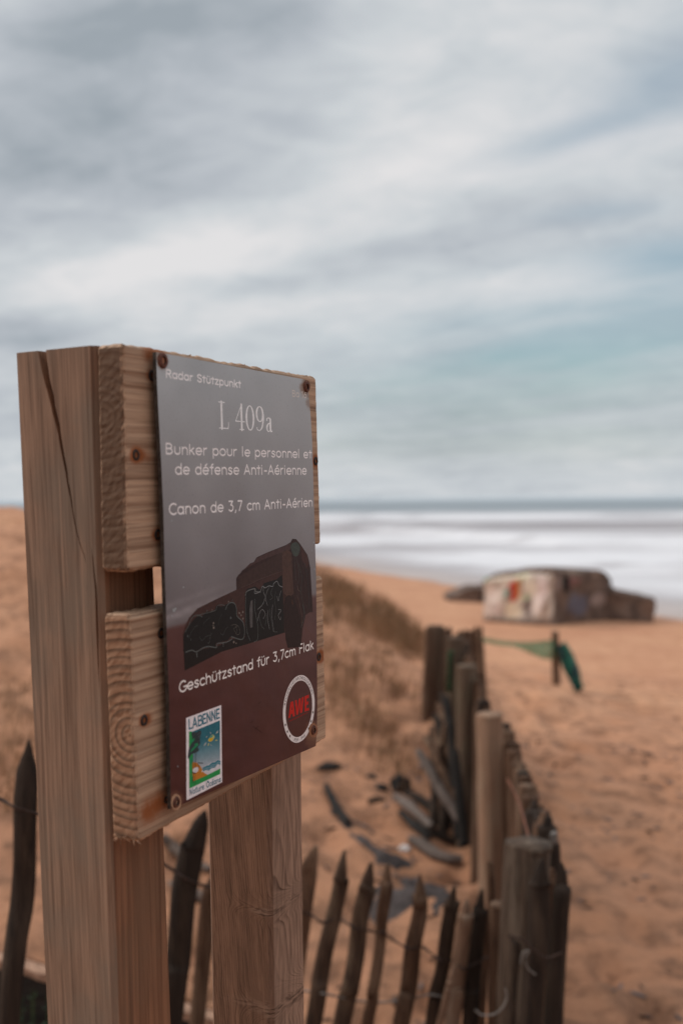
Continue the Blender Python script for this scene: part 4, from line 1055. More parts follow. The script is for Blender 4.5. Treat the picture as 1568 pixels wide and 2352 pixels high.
lo = [(600, 2262, 2.05), (700, 2277, 2.08), (760, 2287, 2.02), (820, 2300, 2.12), (880, 2303, 2.12), (940, 2296, 2.12), (990, 2286, 2.08), (1050, 2300, 2.1)]
wire([at(*p) for p in lo], .0021, m_wire_lt, f1)
wire([at(x, y, 1.9) for x, y in ((1090, 2320), (1105, 2332), (1130, 2332), (1150, 2320), (1163, 2295), (1160, 2270))], .0018, m_wire_lt, f1)
def rpost(px, py, d, wpx, mat, seed, parent, name='post', lean=(0, 0), label=None, h=None):
    t_ = at(px, py, d); g = ground(t_.x, t_.y) - .15; r_ = wpx * d / FPX / 2
    foot = Vector((t_.x + lean[0], t_.y + lean[1], g))
    o = loft(name, [foot, foot.lerp(t_, .35), foot.lerp(t_, .7), foot.lerp(t_, .985), t_], [r_ * 1.03, r_ * 1.02, r_, r_ * 1.0, r_ * .95], mat, None, n_=22, rough=.05, seed=seed, top_mat=m_top)
    kid(o, parent)
    if label: o['label'] = label
    return o
rpost(1148, 2087, 2.06, 46, m_stake, 3.1, f1, lean=(-.02, 0), label='short round post with a pale splintered top')

f2 = empty('wire_fence', (.45, 3, ground(.45, 3)))
tag(f2, 'weathered stake fence with round posts leading away towards the beach', 'fence')
for (x, y, d, wp, mt, sd_, ln, lb) in [
  (1214, 1948, 2.0, 101, m_corner, 1.7, (-.05, 0), 'thick near corner post with a cracked round top'), (1125, 1648, 3.1, 62, m_post_pale, 2.9, (.01, 0), 'smooth pale round post'),
  (1070, 1534, 4.3, 46, m_post, 4.1, (-.01, 0), None), (1043, 1468, 5.2, 38, m_post, 5.3, (0, 0), None), (1001, 1440, 5.9, 36, m_post, 6.7, (-.02, 0), None)]:
    rpost(x, y, d, wp, mt, sd_, f2, lean=ln, label=lb)
prof = [(2.12, 1292, 1995), (2.2, 1286, 1876), (2.35, 1268, 1852), (2.5, 1250, 1838), (2.62, 1229, 1800), (2.95, 1206, 1728), (3.35, 1178, 1663), (3.75, 1150, 1650), (3.95, 1122, 1602), (4.4, 1106, 1540), (4.9, 1092, 1515), (5.4, 1085, 1478), (5.8, 1078, 1455)]
rs = random.Random(11); d = 2.12; k = 0
while d < 5.8:
    for a, c_ in zip(prof, prof[1:]):
        if a[0] <= d <= c_[0]: f_ = (d - a[0]) / (c_[0] - a[0]); px, py = a[1] + (c_[1] - a[1]) * f_, a[2] + (c_[2] - a[2]) * f_
    wpx = rs.uniform(.034, .056) * FPX / d
    lean = rs.uniform(-.02, .02); tip = rs.uniform(-.004, .014)
    T0 = at(px - wpx * .5, py, d); T0.z -= max(0, tip) if k > 1 else 0
    foot = down(T0); foot.x += lean
    mid = foot.lerp(T0, .5) + Vector((rs.uniform(-.008, .008), rs.uniform(-.01, .01), 0))
    r_ = wpx * d / FPX / 2; tl = rs.uniform(.03, .08)
    v1 = T0 + (mid - T0).normalized() * tl
    o = loft('stake', [foot, mid, v1, v1.lerp(T0, .55), T0], [r_, r_, r_ * .97, r_ * .62, r_ * .2], m_stake_dk if k < 9 and k % 3 else rs.choice([m_stake, m_stake, m_stake_b, m_stake_dk]), None, n_=8, flat=.7, rough=.2, seed=k * 2.1 + 40)
    kid(o, f2); k += 1; d += rs.uniform(.042, .055) * (1 if d < 3 else 1.15)
# stakes standing in front of the corner post
for (dd, pts, wp, mt, tl, sd_) in [
  (1.93, [c6(1318, 640), c6(1325, 780), c6(1310, 1100), c6(1285, 1497)], 42, m_stake_dk, 45, 71), (1.96, [c6(1415, 655), c6(1425, 800), c6(1412, 1100), c6(1385, 1497)], 36, m_stake_dk, 60, 72),
  (1.98, [c6(1200, 900), c6(1195, 1100), c6(1175, 1497)], 30, m_stake_dk, 50, 73)]:
    kid(stake(None, dd, pts, wp, mt, sd_, tl), f2)
# far end of the fence, turning right
for i in range(9):
    f_ = i / 8; T0 = at(1048 + 54 * f_ + rs.uniform(-2, 2), 1452 - 12 * f_ + rs.uniform(-3, 5), 5.95 + .55 * f_); foot = down(T0); r_ = .016
    foot.x += rs.uniform(-.03, .03)
    o = loft('stake', [foot, foot.lerp(T0, .6), foot.lerp(T0, .94), T0], [r_, r_, r_ * .9, r_ * .4], m_stake, None, n_=8, flat=.7, seed=i + 90.5, rough=.2); kid(o, f2)
for i in range(7):
    T0 = at(984 + 8 * i, 1438 + rs.uniform(-2, 8), 5.7 + .06 * i); foot = down(T0); foot.x -= .03 - .004 * i
    o = loft('stake', [foot, foot.lerp(T0, .6), foot.lerp(T0, .94), T0], [.020, .020, .017, .008], m_stake_b, None, n_=8, flat=.7, seed=i + 120.5, rough=.2); kid(o, f2)
wire([at(x, y, d) for x, y, d in ((1165, 1790, 2.55), (1190, 1840, 2.4), (1205, 1890, 2.2), (1216, 1935, 2.02))], .0026, plain('rusty_strap', lin((108, 66, 48)), .8), f2, 'rusty_tie')
wire([at(x, y, 1.9) for x, y in ((1195, 2215), (1200, 2190), (1215, 2185), (1205, 2200), (1212, 2225), (1230, 2240))], .0014, m_wire_lt, f2)
wire([at(x, y, 1.9) for x, y in ((1165, 2150), (1200, 2160), (1240, 2195), (1262, 2200), (1290, 2190))], .002, m_wire, f2)
wire([at(x, y, 2.1) for x, y in ((1266, 1920), (1275, 1915), (1272, 1935), (1266, 1922))], .005, m_wire_lt, f2)
ow = [(d_, x_, y_) for (d_, x_, y_) in prof[1:]]
wire([at(x_ - 6, y_ + .13 * FPX / d_, d_) for (d_, x_, y_) in ow], .002, m_wire, f2)
wire([at(x_ - 6, y_ + .45 * FPX / d_, d_) for (d_, x_, y_) in ow], .002, m_wire, f2)

# collapsed, leaning run of slats left of the posts
f3 = empty('collapsed_fence', at(1040, 1880, 4.2))
tag(f3, 'collapsed dark slats leaning in a fan against the fence posts', 'fence')
for i, (x0, y0, x1, y1, d0, d1, mt) in enumerate([(958, 1722, 1056, 1885, 4.35, 4.15, m_drift), (975, 1690, 1062, 1862, 4.5, 4.2, m_stake), (990, 1668, 1064, 1850, 4.65, 4.3, m_stake), (998, 1640, 1066, 1840, 4.8, 4.4, m_stake_dk),
                                              (1006, 1615, 1068, 1830, 4.9, 4.45, m_stake), (1014, 1590, 1070, 1850, 5.0, 4.5, m_stake_dk), (1024, 1600, 1060, 1900, 4.6, 4.3, m_black), (1034, 1650, 1052, 1930, 4.4, 4.2, m_black), (1044, 1720, 1066, 1945, 4.25, 4.1, m_black)]):
    A0, B0 = at(x0, y0, d0), at(x1, y1, d1); r_ = .020
    o = loft('slat', [B0, A0.lerp(B0, .5) + Vector((0, 0, .01 * rs.uniform(-1, 1))), A0.lerp(B0, .08), A0], [r_, r_, r_ * .9, r_ * .4], mt, None, n_=8, flat=.6, seed=i + 150.1, rough=.2); kid(o, f3)

for i in range(12):
    x0, y0 = rs.uniform(985, 1045), rs.uniform(1660, 1800); A0 = at(x0, y0, rs.uniform(4.3, 4.9)); g_ = hit(x0 + rs.uniform(-25, 45), rs.uniform(1860, 1935))
    r_ = rs.uniform(.010, .02); o = loft('slat', [g_ - Vector((0, 0, .03)), A0.lerp(g_, .5), A0.lerp(g_, .08), A0], [r_, r_, r_ * .9, r_ * .35], rs.choice([m_stake_dk, m_black, m_stake, m_stake_dk]), None, n_=8, flat=.6, seed=i + 170.3, rough=.25); kid(o, f3)

# loose pieces on the dune
def lying(name, pts, r_, mat, label, cat, group=None, flat=.6, lift=.5, n_=8, seed=0):
    P_ = [hit(x, y) for x, y in pts]; P_ = [p + Vector((0, 0, r_ * lift)) for p in P_ if p is not None]
    o = loft(name, P_, [r_ * .7] + [r_] * (len(P_) - 2) + [r_ * .7], mat, None, n_=n_, flat=flat, seed=seed, rough=.3)
    tag(o, label, cat, group); return o
lying('fallen_stake', [(908, 1846), (940, 1870), (992, 1918)], .028, m_drift, 'grey fallen stake lying below the black lump of wood', 'stake', None, seed=201, lift=1.2)
lying('fallen_stake', [(930, 1836), (960, 1850), (1000, 1880), (1035, 1905)], .024, m_stake_dk, 'dark fallen stake lying beside the collapsed slats', 'stake', None, seed=202, lift=1.2)
lying('fallen_stake', [(920, 1872), (955, 1905), (985, 1932)], .022, m_black, 'blackened fallen stake under the grey one', 'stake', None, seed=203, lift=.6)
lying('fallen_stake', [(748, 1815), (774, 1870), (800, 1902)], .022, m_black, 'black fallen stake above the grey netting strip', 'stake', None, seed=204, lift=1.0)
lying('fallen_stake', [(975, 1905), (1005, 1925), (1045, 1945)], .02, m_stake_dk, 'short dark fallen stake nearest the foot of the green-tinged post', 'stake', None, seed=205, lift=.8)
lying('driftwood_branch', [(938, 1940), (962, 1948), (998, 1972), (1030, 1984), (1062, 1988)], .026, m_drift, 'curved driftwood branch lying beside the pale round post', 'driftwood', seed=206, lift=.9)
lying('driftwood_branch', [(845, 1848), (866, 1842), (884, 1841)], .018, m_stake_dk, 'small dark driftwood branch lying left of the black lump', 'driftwood', seed=207)
lying('driftwood_branch', [(372, 1935), (400, 1962), (440, 1990), (482, 2012)], .024, m_drift, 'pale driftwood branch seen between the sign posts, upper one', 'driftwood', seed=208, lift=1)
lying('driftwood_branch', [(392, 2042), (430, 2062), (470, 2074), (500, 2076)], .02, m_drift, 'pale driftwood branch seen between the sign posts, lower one', 'driftwood', seed=209, lift=1)
def lump(name, px, py, r_, mat, label, cat, sq=.6, seed=0, group=None, wide=1.0):
    p = hit(px, py); bm = bmesh.new(); bmesh.ops.create_icosphere(bm, subdivisions=3, radius=1)
    for v_ in bm.verts:
        q = v_.co.copy(); k_ = 1 + .45 * nz(q.x * 1.4 + seed, q.y * 1.4, q.z * 1.4) + .15 * nz(q.x * 5 + seed, q.y * 5, q.z * 5); v_.co = Vector((q.x * wide, q.y, q.z * sq)) * r_ * k_
    me = bpy.data.meshes.new(name); bm.to_mesh(me); bm.free(); me.materials.append(mat)
    o = bpy.data.objects.new(name, me); C.objects.link(o); o.location = p + Vector((0, 0, r_ * sq * .35)); tag(o, label, cat, group); return o
lump('charred_log', 917, 1812, .050, m_black, 'black lump of charred wood on the dune', 'charred log', .9, 1)
lump('charred_log', 757, 1764, .035, m_black, 'small dark lump of wood at the top left of the debris', 'charred log', .6, 2, wide=1.5)
lump('charred_log', 852, 1788, .022, m_black, 'tiny dark lump of wood above the small branch', 'charred log', .6, 3, wide=1.3)
lump('charred_log', 876, 1813, .024, m_black, 'dark lump of wood just left of the biggest black lump', 'charred log', .7, 4, wide=1.2)
lump('white_scrap', 928, 1952, .016, plain('white_plastic', lin((214, 206, 202)), .5), 'small white scrap of litter lying by the driftwood branch', 'litter', .8, 5, wide=1.4)

# crumpled grey netting strip
def drape(name, pts_px, wid, mat, label, cat, amp=.03, seed=0, thick=.004):
    P_ = catmull([hit(x, y) for x, y in pts_px], 10); V_, F_ = [], []; M_ = 12; L_ = len(P_)
    for j, p in enumerate(P_):
        t_ = (P_[min(j + 1, L_ - 1)] - P_[max(0, j - 1)]).normalized(); sdv = t_.cross(Vector((0, 0, 1))).normalized()
        wv = wid(j / (L_ - 1))
        for i in range(M_ + 1):
            q = p + sdv * wv * (i / M_ - .5); z = ground(q.x, q.y) - .004 + amp * (.25 + 1.5 * nz(q.x * 9 + seed, q.y * 9) + .5 * nz(q.x * 24, q.y * 24, seed)) * (1 - abs(2 * i / M_ - 1) ** 3)
            V_.append(Vector((q.x, q.y, z)))
    for j in range(L_ - 1):
        for i in range(M_): a = j * (M_ + 1) + i; F_.append((a, a + 1, a + M_ + 2, a + M_ + 1))
    o = mesh(name, V_, F_, mat, smooth=True); sm = o.modifiers.new('thickness', 'SOLIDIFY'); sm.thickness = thick
    tag(o, label, cat); return o
m_net = plain('faded_ground_sheet', lin((72, 64, 62)), .8, .2, .3, 25, .004)
drape('ground_sheet', [(770, 1866), (816, 1918), (858, 1952), (897, 1985), (930, 2030), (960, 2075), (985, 2110)], lambda f: .05 + .22 * ss(.35, .7, f) * (1 + .5 * math.sin(f * 17)), m_net, 'crumpled blue-grey ground sheet half buried in the sand behind the stakes', 'ground sheet', .05)

# dark timber at the lower left with creeping leaves
def beam(name, A0, B0, hgt, dep, mat):
    ax = (B0 - A0); L_ = ax.length; ax.normalize(); side = Vector((-ax.y, ax.x, 0)).normalized(); upv = ax.cross(side); upv = upv if upv.z > 0 else -upv
    def fn(u_, v_, t_):
        e = .008 * ((v_ in (0, 1)) and (t_ in (0, 1))); q = A0 + ax * (u_ * L_) + side * ((v_) * dep) - upv * (hgt * (1 - t_))
        return q - A0 + Vector((0, 0, .006 * nz(u_ * 20, v_ * 3, t_ * 3) - e))
    V_, F_ = gridbox(60, 4, 6, fn); o = mesh(name, V_, F_, mat); o.location = A0; return o
m_beam, n, b = newmat('tarred_timber'); g_ = n.noise(n.vm('MULTIPLY', n.obj(), (8, 60, 60)), 1.0, 5, .6)
nrm = n.xyz(n.node('ShaderNodeNewGeometry').outputs['Normal'])[2]
fin(n, b, n.mix(n.mapr(g_, .4, .65), lin((52, 46, 42)), lin((36, 33, 31))), .85, .2, n.bump(g_, .01))
tb = beam('timber_edging', at(-60, 2204, 2.75), at(640, 2396, 2.75), .34, .05, m_beam)
tag(tb, 'long dark timber edging board at the foot of the dune behind the near stakes', 'timber edging')
tbt = beam('capping', Vector((0, 0, 0)), Vector((0, 0, 0)) + (at(640, 2396, 2.75) - at(-60, 2204, 2.75)), .012, .058, plain('pale_capping', lin((168, 132, 110)), .9, .2, .3, 60)); tbt.parent = tb  # paler strip along the top edge of the timber
tbt.location = (0, -.004, .0145)

# small green plant in front of the timber
def leafplant(px, py, d, label, seed, nl=60, sp=.10):
    rs_ = random.Random(seed); base = at(px, py, d); V_, F_ = [], []
    for i in range(nl):
        c_ = base + Vector((rs_.gauss(0, sp), rs_.gauss(0, .03), rs_.uniform(-.12, .06))); a = Vector((rs_.uniform(-1, 1), rs_.uniform(-1, .2), rs_.uniform(-.3, .9))).normalized(); s_ = a.cross(Vector((rs_.uniform(-1, 1), rs_.uniform(-1, 1), 1))).normalized(); L_ = rs_.uniform(.012, .03)
        k = len(V_); nn = a.cross(s_) * L_ * .15; V_ += [c_ - base, c_ + a * L_ * .5 + s_ * L_ * .3 + nn - base, c_ + a * L_ - base, c_ + a * L_ * .5 - s_ * L_ * .3 + nn - base]; F_ += [(k, k + 1, k + 2), (k, k + 2, k + 3)]
    for i in range(7):
        c_ = Vector((rs_.gauss(0, sp), rs_.gauss(0, .02), 0)); k = len(V_); V_ += [c_ + Vector((0, 0, -.35)), c_ + Vector((.004, 0, -.35)), c_ + Vector((.01, 0, .02)), c_ + Vector((.006, 0, .02))]; F_.append((k, k + 1, k + 2, k + 3))
    m, n, b = newmat('leaf_green'); t_ = n.noise(n.obj(), 30, 2); fin(n, b, n.mix(n.mapr(t_, .35, .65), lin((30, 52, 36)), lin((56, 72, 46))), .6, .3)
    o = mesh('creeping_plant', V_, F_, m); o.location = base; tag(o, label, 'plant'); return o
leafplant(40, 2310, 2.6, 'creeping green plant in the bottom left corner before the dark timber', 5)

# ------------------------------------------------------------------ marram grass on the dune
rs = random.Random(21); V_, F_ = [], []
m_grass, n, b = newmat('dry_marram'); t_ = n.noise(n.obj(), 3.0, 3); fin(n, b, n.mix(n.mapr(t_, .35, .65), lin((160, 124, 94)), lin((134, 106, 80))), .8, .2)
def grass_area(poly, count, hgt, spread=.02):
    xs_ = [p[0] for p in poly]; ys_ = [p[1] for p in poly]; made = 0; tries = 0
    while made < count and tries < count * 30:
        tries += 1
        x, y = rs.uniform(min(xs_), max(xs_)), rs.uniform(min(ys_), max(ys_)); ins = False
        for i in range(len(poly)):
            x1, y1 = poly[i]; x2, y2 = poly[i - 1]
            if (y1 > y) != (y2 > y) and x < (x2 - x1) * (y - y1) / (y2 - y1) + x1: ins = not ins
        if not ins or nz(x * .028, y * .028, 6) < -.08: continue
        p = hit(x, y, 2.5, 16)
        if p is None: continue
        for _ in range(7):
            q = p + Vector((rs.gauss(0, spread), rs.gauss(0, spread), -.01)); h_ = hgt * rs.uniform(.5, 1.2); ln = Vector((rs.uniform(-.1, .9), rs.uniform(-.6, .3), 0)) * h_ * .6
            q.z = ground(q.x, q.y) - .01; wv = rs.uniform(.0015, .003); sx_ = Vector((wv, wv * rs.uniform(-1, 1), 0)); k = len(V_)
            V_.extend([q - sx_, q + sx_, q + ln * .35 + Vector((0, 0, h_ * .6)) + sx_ * .7, q + ln * .35 + Vector((0, 0, h_ * .6)) - sx_ * .7, q + ln + Vector((0, 0, h_ * .85))]); F_.extend([(k, k + 1, k + 2, k + 3), (k + 3, k + 2, k + 4)])
        made += 1
grass_area([(735, 1312), (800, 1345), (900, 1392), (985, 1468), (960, 1510), (900, 1490), (820, 1450), (735, 1390)], 330, .13, .08)
grass_area([(735, 1530), (790, 1545), (860, 1620), (930, 1760), (960, 1830), (900, 1800), (830, 1700), (735, 1640)], 85, .11, .07)
grass_area([(735, 1400), (900, 1500), (960, 1600), (900, 1640), (735, 1500)], 70, .10, .04)
grass_area([(0, 1560), (90, 1600), (90, 1860), (0, 1900)], 60, .10, .05)
grass_area([(390, 1900), (480, 1900), (480, 2352), (390, 2352)], 16, .10, .03)
tag(mesh('dune_grass', V_, F_, m_grass), 'sparse dry olive-brown marram grass scattered over the dune', 'grass', kind='stuff')

# beach litter: fragments of wood, weed and pebbles trodden into the sand
V_, F_ = [], []; rs = random.Random(5)
for i in range(620):
    r0_ = 1.9 if i < 380 else 1.3
    if i < 380: x, y = rs.uniform(.75, 2.2), rs.uniform(2.6, 6.5)
    else: x, y = rs.uniform(-.9, .45), rs.uniform(2.6, 6.0)
    if nz(x * 2.2, y * 2.2, 3) < (-.05 if i < 380 else .0): continue
    r_ = r0_ * rs.uniform(.003, .009) * (1.6 if rs.random() < .12 else 1); L_ = r_ * rs.uniform(1.5, 5); a = rs.uniform(0, 3.14); c_ = Vector((x, y, ground(x, y) + r_ * .2)); dv = Vector((math.cos(a), math.sin(a), 0)); sv = Vector((-dv.y, dv.x, 0)); k = len(V_)
    for e, m_ in ((-1, .5), (-.5, 1), (.4, .9), (1, .4)):
        for q in range(5): t_ = 2 * math.pi * q / 5; V_.append(c_ + dv * L_ * e * .5 + (sv * math.cos(t_) + Vector((0, 0, 1)) * math.sin(t_) * .7) * r_ * m_ * .5 * rs.uniform(.8, 1.2))
    for j in range(3):
        for q in range(5): a_, b_ = k + j * 5 + q, k + j * 5 + (q + 1) % 5; F_.append((a_, b_, b_ + 5, a_ + 5))
    F_.append(tuple(k + q for q in range(5))[::-1]); F_.append(tuple(k + 15 + q for q in range(5)))
for i in range(80):
    px_, py_ = rs.uniform(740, 1060), rs.uniform(1740, 2060)
    if nz(px_ * .013, py_ * .013, 12) < .02: continue
    c_ = hit(px_, py_); 
    if c_ is None: continue
    r_ = rs.uniform(.006, .016); L_ = r_ * rs.uniform(1.5, 7); a = rs.gauss(2.2, .7); c_ = c_ + Vector((0, 0, r_ * .3)); dv = Vector((math.cos(a), math.sin(a), rs.uniform(-.1, .15))); sv = Vector((-dv.y, dv.x, 0)); k = len(V_)
    for e, m_ in ((-1, .5), (-.5, 1), (.4, .9), (1, .4)):
        for q in range(5): t_ = 2 * math.pi * q / 5; V_.append(c_ + dv * L_ * e * .5 + (sv * math.cos(t_) + Vector((0, 0, 1)) * math.sin(t_) * .7) * r_ * m_ * .5 * rs.uniform(.8, 1.2))
    for j in range(3):
        for q in range(5): a_, b_ = k + j * 5 + q, k + j * 5 + (q + 1) % 5; F_.append((a_, b_, b_ + 5, a_ + 5))
    F_.append(tuple(k + q for q in range(5))[::-1]); F_.append(tuple(k + 15 + q for q in range(5)))
m_lit, n, b = newmat('beach_fragments'); t_ = n.noise(n.obj(), 9, 2); fin(n, b, n.mix(n.mapr(t_, .4, .6), lin((62, 44, 36)), lin((108, 100, 100))), .85, .2)
tag(mesh('beach_fragments', V_, F_, m_lit, smooth=True), 'dark bits of wood, weed and pebbles strewn over the sand', 'beach debris', kind='stuff')

# ------------------------------------------------------------------ green net and its post
np_ = empty('net_post', down(at(1277, 1530, 8.6))); top_ = at(1274, 1450, 8.6)
o = loft('wooden_post', [down(at(1277, 1530, 8.6)), at(1276, 1500, 8.6), top_], [.034, .032, .028], m_stake_b, None, n_=14, seed=300, rough=.08, top_mat=m_top)
bpy.data.objects.remove(np_); o.name = 'net_post'; tag(o, 'leaning dark post holding the green net on the sand ridge', 'post')
m_gnet, n, b = newmat('green_mesh_net'); bx = n.obj(); q_ = n.noise(bx, 14, 4, .6)
fin(n, b, n.mix(n.mapr(q_, .4, .6), lin((46, 134, 98)), lin((72, 156, 116))), .7, .2)
tr = n.node('ShaderNodeBsdfTransparent'); mx = n.node('ShaderNodeMixShader'); X_ = n.xyz(bx)
gx = n.mapr(n.m('PINGPONG', X_[0], .012), .002, .004, 0, 1, False); gz = n.mapr(n.m('PINGPONG', X_[2], .012), .002, .004, 0, 1, False)
hl = n.m('MULTIPLY', n.m('MULTIPLY', gx, gz), .45); n.set(mx.inputs[0], hl); n.nt.links.new(b.outputs[0], mx.inputs[1]); n.nt.links.new(tr.outputs[0], mx.inputs[2])
n.nt.links.new(mx.outputs[0], [q for q in n.nt.nodes if q.type == 'OUTPUT_MATERIAL'][0].inputs[0])
V_, F_ = [], []; NN = 40
for j in range(NN + 1):
    f_ = j / NN; x = 1098 + 178 * f_; yt = 1462 + 12 * math.sin(math.pi * f_ * .9) + 2 * f_; yb = yt + 11 + 36 * ss(.4, 1.0, f_); d_ = 6.9 + 1.7 * f_
    for i in range(7):
        p = at(x, yt + (yb - yt) * i / 6, d_ + .03 * nz(f_ * 7, i * .4)); V_.append(p)
for j in range(NN):
    for i in range(6): a = j * 7 + i; F_.append((a, a + 7, a + 8, a + 1))
net = mesh('safety_net', V_, F_, m_gnet, smooth=True); tag(net, 'sagging pale green mesh net strung between fence end and leaning post', 'net')
V_, F_ = [], []
for j in range(25):
    f_ = j / 24; cx_, cy_ = 1286 + 44 * f_ ** .9, 1480 + 106 * f_; wd_ = 9 + 10 * math.sin(math.pi * min(1, f_ + .12)); d_ = 8.55 - .5 * f_
    for i in range(7):
        V_.append(at(cx_ + (i / 6 - .5) * 2 * wd_ * .8, cy_ - (i / 6 - .5) * wd_, d_ + .09 * math.sin(i * 2.1 + f_ * 5)))
for j in range(24):
    for i in range(6): a = j * 7 + i; F_.append((a, a + 7, a + 8, a + 1))
m_gd, n, b = newmat('bunched_green_net'); q_ = n.noise(n.vm('MULTIPLY', n.obj(), (20, 20, 4)), 1.0, 4, .6); fin(n, b, n.mix(n.mapr(q_, .42, .58), lin((44, 100, 78)), lin((46, 50, 58))), .8, .2)
o = mesh('safety_net', V_, F_, m_gd, smooth=True); so = o.modifiers.new('thickness', 'SOLIDIFY'); so.thickness = .01
tag(o, 'bunched dark green net trailing from the leaning post down to the sand', 'net')
V_, F_ = [], []
for j in range(13):
    f_ = j / 12
    for i in range(4): V_.append(at(1036 + (i - 1.5) * 3 - 4 * f_, 1495 + 95 * f_, 5.0 + .02 * (i % 2)))
for j in range(12):
    for i in range(3): a = j * 4 + i; F_.append((a, a + 4, a + 5, a + 1))
m_gs = plain('green_strip', lin((44, 72, 46)), .7, .2, .4, 20)
o = mesh('net_strip', V_, F_, m_gs, smooth=True); so = o.modifiers.new('thickness', 'SOLIDIFY'); so.thickness = .006
tag(o, 'strip of green net hanging on the fence post furthest but one', 'net')

# ------------------------------------------------------------------ bunker on the beach
def c8(x, y): return (940.8 + x * .4, 1066.2 + y * .4)
def concrete(name, paintfn=None):
    m, n, b = newmat(name); o = n.obj(); a = n.noise(o, 1.2, 5, .6); c_ = n.noise(n.vm('MULTIPLY', o, (2.5, 2.5, .8)), 1.0, 4, .6)
    col = n.mix(n.mapr(a, .38, .62), lin((128, 108, 96)), lin((94, 78, 70))); col = n.mix(n.mapr(c_, .5, .65, 0, .7), col, lin((70, 58, 52)))
    if paintfn: pa = n.attr('paint', 0); pf = n.attr('paint', 3); col = n.mix(pf, col, pa)
    fin(n, b, col, .9, .2, n.bump(a, .06)); return m
m_con = concrete('bunker_concrete'); m_conp = concrete('painted_concrete', True)
def col_attr(o, fn):
    ca = o.data.color_attributes.new('paint', 'FLOAT_COLOR', 'POINT'); buf = []
    for v_ in o.data.vertices: buf += fn(v_.co)
    ca.data.foreach_set('color', buf)
CB = hit(*c8(800, 930)); DB = (MCI @ CB).z * -1
bunker = empty('concrete_bunker', CB); tag(bunker, 'half-buried concrete bunker covered in bright graffiti at the water edge', 'bunker')
# plan: near corner at the origin; left face runs left and slightly back, right face runs right and away
PXM = DB / FPX * .4          # metres per crop-8 pixel at the near corner
lv = Vector((-math.cos(R(18)), math.sin(R(18)), 0)); rv = Vector((math.cos(R(46)), math.sin(R(46)), 0))
def topz(px_, d_=None): return px_ * PXM
def slab(name, plan, zfun_top, z0, mat, nseg=22, paint=None, label=None):
    """prism over a plan polygon with a shaped top; sides subdivided"""
    V_, F_ = [], []; ring = []
    for a, c_ in zip(plan, plan[1:] + plan[:1]):
        for i in range(nseg): ring.append(a.lerp(c_, i / nseg))
    nr = len(ring); NH = 16
    for h_ in range(NH + 1):
        for p in ring:
            zt = zfun_top(p); z = z0 + (zt - z0) * h_ / NH; k_ = .11 * nz(p.x * 1.5, p.y * 1.5, z * 1.5)
            cen = sum(plan, Vector()) / len(plan); dn_ = (p - cen); dn_.z = 0; dn_.normalize()
            inset = .10 * (h_ == NH)
            V_.append(Vector((p.x, p.y, z)) + dn_ * (k_ - inset))
    for h_ in range(NH):
        for i in range(nr): a, b_ = h_ * nr + i, h_ * nr + (i + 1) % nr; F_.append((a, b_, b_ + nr, a + nr))
    cen = sum(plan, Vector()) / len(plan); V_.append(Vector((cen.x, cen.y, zfun_top(cen)))); c_ = len(V_) - 1
    for i in range(nr): F_.append((NH * nr + i, NH * nr + (i + 1) % nr, c_))
    o = mesh(name, V_, F_, mat, bunker)
    if label: o['label'] = label
    if paint: col_attr(o, paint)
    return o
LL = 355 * PXM / math.cos(R(18)) * 1.02; RL = 4.6
P0 = Vector((0, 0, 0)); PL = lv * LL; PR = rv * RL; PB = PL + rv * RL * .8
# graffiti patches on the left face, given along the face (0..1 from its left end) and height (0..1)
PATCH = [(.46, .62, .055, .17, (196, 70, 52)), (.53, .66, .035, .16, (214, 158, 96)), (.36, .60, .05, .08, (84, 146, 130)), (.04, .86, .03, .08, (84, 160, 110)), (.15, .55, .09, .18, (192, 178, 170)), (.45, .26, .13, .16, (206, 178, 158)),
         (.70, .70, .10, .16, (196, 182, 168)), (.90, .70, .09, .24, (184, 172, 168)), (.22, .28, .08, .14, (170, 154, 146)), (.30, .84, .14, .08, (176, 166, 152)), (.60, .88, .12, .07, (198, 188, 166)), (.68, .28, .05, .18, (128, 112, 108)), (.82, .40, .07, .2, (196, 178, 172)), (.66, .52, .05, .06, (140, 160, 132)), (.09, .25, .06, .15, (176, 160, 150)), (.55, .48, .07, .08, (200, 176, 150))]
HT = 318 * PXM
def paintL(co):
    f_ = 1 - co.dot(lv) / LL; g_ = co.z / HT; side_ = abs(co.dot(Vector((lv.y, -lv.x, 0)))) < .25
    if not side_: 
        # right face: duller tags, one blue-grey
        s_ = co.dot(rv) / RL; offl = abs(co.dot(Vector((-rv.y, rv.x, 0))))
        if offl > .3: return [0, 0, 0, 0]
        for (u_, v_, ru, rv_, c_) in [(.42, .30, .17, .22, (98, 96, 108)), (.38, .78, .10, .12, (134, 96, 92)), (.74, .34, .14, .12, (158, 138, 130)), (.66, .62, .16, .1, (116, 98, 88)), (.15, .75, .10, .16, (140, 122, 114)), (.9, .7, .08, .14, (98, 84, 76))]:
            e = ((s_ - u_) / ru) ** 2 + ((g_ - v_) / rv_) ** 2 + .6 * nz(s_ * 14, g_ * 14)
            if e < 1: return [*lin(c_), .85]
        return [*lin((96, 80, 72)), .35]
    for (u_, v_, ru, rv_, c_) in PATCH:
        if min(c_) > 120: c_ = tuple(min(245, x * 1.3) for x in c_)
        e = ((f_ - u_) / ru) ** 2 + ((g_ - v_) / rv_) ** 2 + .7 * nz(f_ * 16, g_ * 16, u_)
        if e < 1: return [*lin(c_), .95]
    k_ = nz(f_ * 9, g_ * 6, 5); base_ = (226, 212, 198) if k_ > -.05 else (176, 158, 144)
    return [*lin(base_), .9 * ss(.02, .2, g_)]
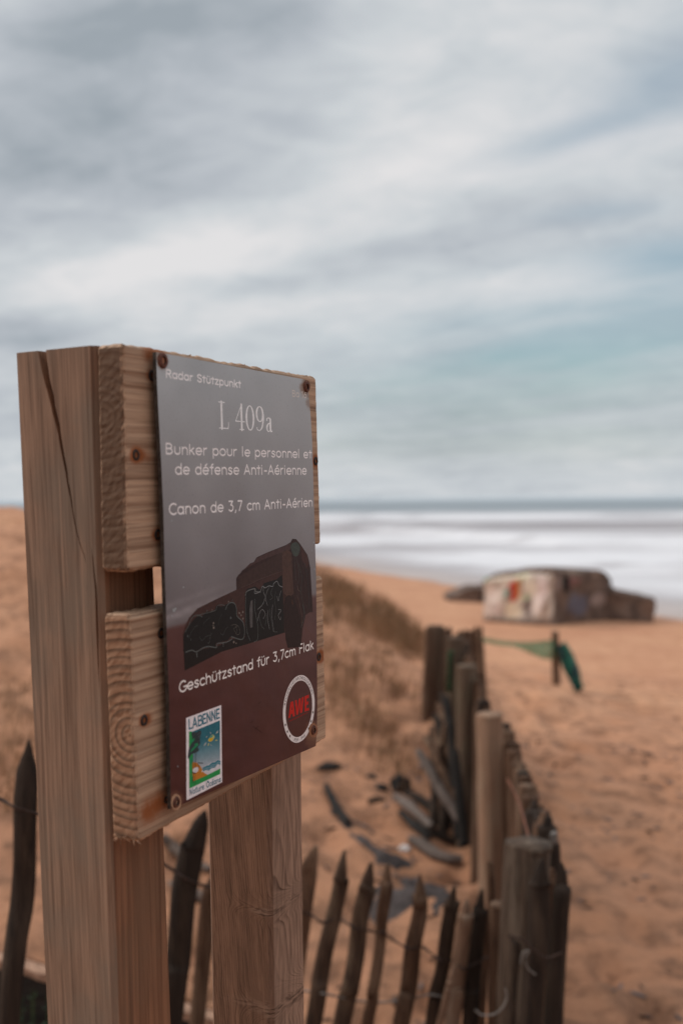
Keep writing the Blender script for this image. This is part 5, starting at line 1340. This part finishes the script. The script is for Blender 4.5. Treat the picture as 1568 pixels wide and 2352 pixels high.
def top_main(p):
    s_ = p.dot(rv) / RL; l_ = p.dot(lv) / LL
    return HT * (.98 - .10 * max(0, l_) ** 2 + .03 * math.sin(6 * l_) + .07 * nz(p.x * 1.1, p.y * 1.1, 3) + .04 * nz(p.x * 3.3, p.y * 3.3, 5)) + (-.17 * HT * max(0, s_)) - .25 * HT * ss(.80, 1.0, s_)
slab('blockhouse', [P0, PR, PB, PL], top_main, -.6, m_conp, paint=paintL)
# overhanging roof slab, worn edge
q0 = P0 + (rv * .04 - lv * .02); rp = [lv * .05 + rv * .04, PR * .93, PB * .93, PL * .93 + rv * .1]
slab('roof_slab', rp, lambda p: top_main(p) + .10 + .03 * nz(p.x, p.y), HT * .55, m_con, nseg=12)
# lower broken wing at the right end
w0 = PR * .86; wl = [w0, w0 + Vector((1.0, .0, 0)) * 1.9, w0 + Vector((1.8, 2.0, 0)), w0 + rv * 1.0 + lv * .5]
slab('broken_wing', wl, lambda p: HT * .52 - .16 * HT * ss(0, 2.2, (p - w0).x), -.6, m_con, nseg=10)
# dark plate on the right face, its colour stands in for a hole's shade
oo = mesh('hole_shade', [tuple(rv * (RL * a) + Vector((rv.y, -rv.x, 0)) * .07 + Vector((0, 0, z))) for a, z in ((.20, HT * .60), (.27, HT * .60), (.27, HT * .86), (.20, HT * .86))], [(0, 1, 2, 3)], m_hole, bunker)
so = oo.modifiers.new('t', 'SOLIDIFY'); so.thickness = .03
# far slab behind to the left
p0 = at(*c8(330, 690), 47)
V_, F_ = [], []
bl = empty('concrete_slab', Vector((p0.x, p0.y, ground(p0.x, p0.y)))); bpy.data.objects.remove(bl)
zb = ground(p0.x, p0.y); wm = 47 / FPX * .4
def fn(u_, v_, t_):
    x_ = (u_ - .42) * 262 * wm; hh = (.20 + .80 * ss(0, .55, u_)) * 58 * wm + .16
    return Vector((x_, v_ * 2.2, -.4 + (hh + .4) * t_)) + Vector((0, .05, .06)) * nz(u_ * 9, v_ * 3, t_ * 3)
V_, F_ = gridbox(24, 6, 4, fn); o = mesh('concrete_slab', V_, F_, m_con); o.location = (p0.x, p0.y, zb)
tag(o, 'low dark sloping concrete slab in the sand left of the bunker', 'concrete slab')
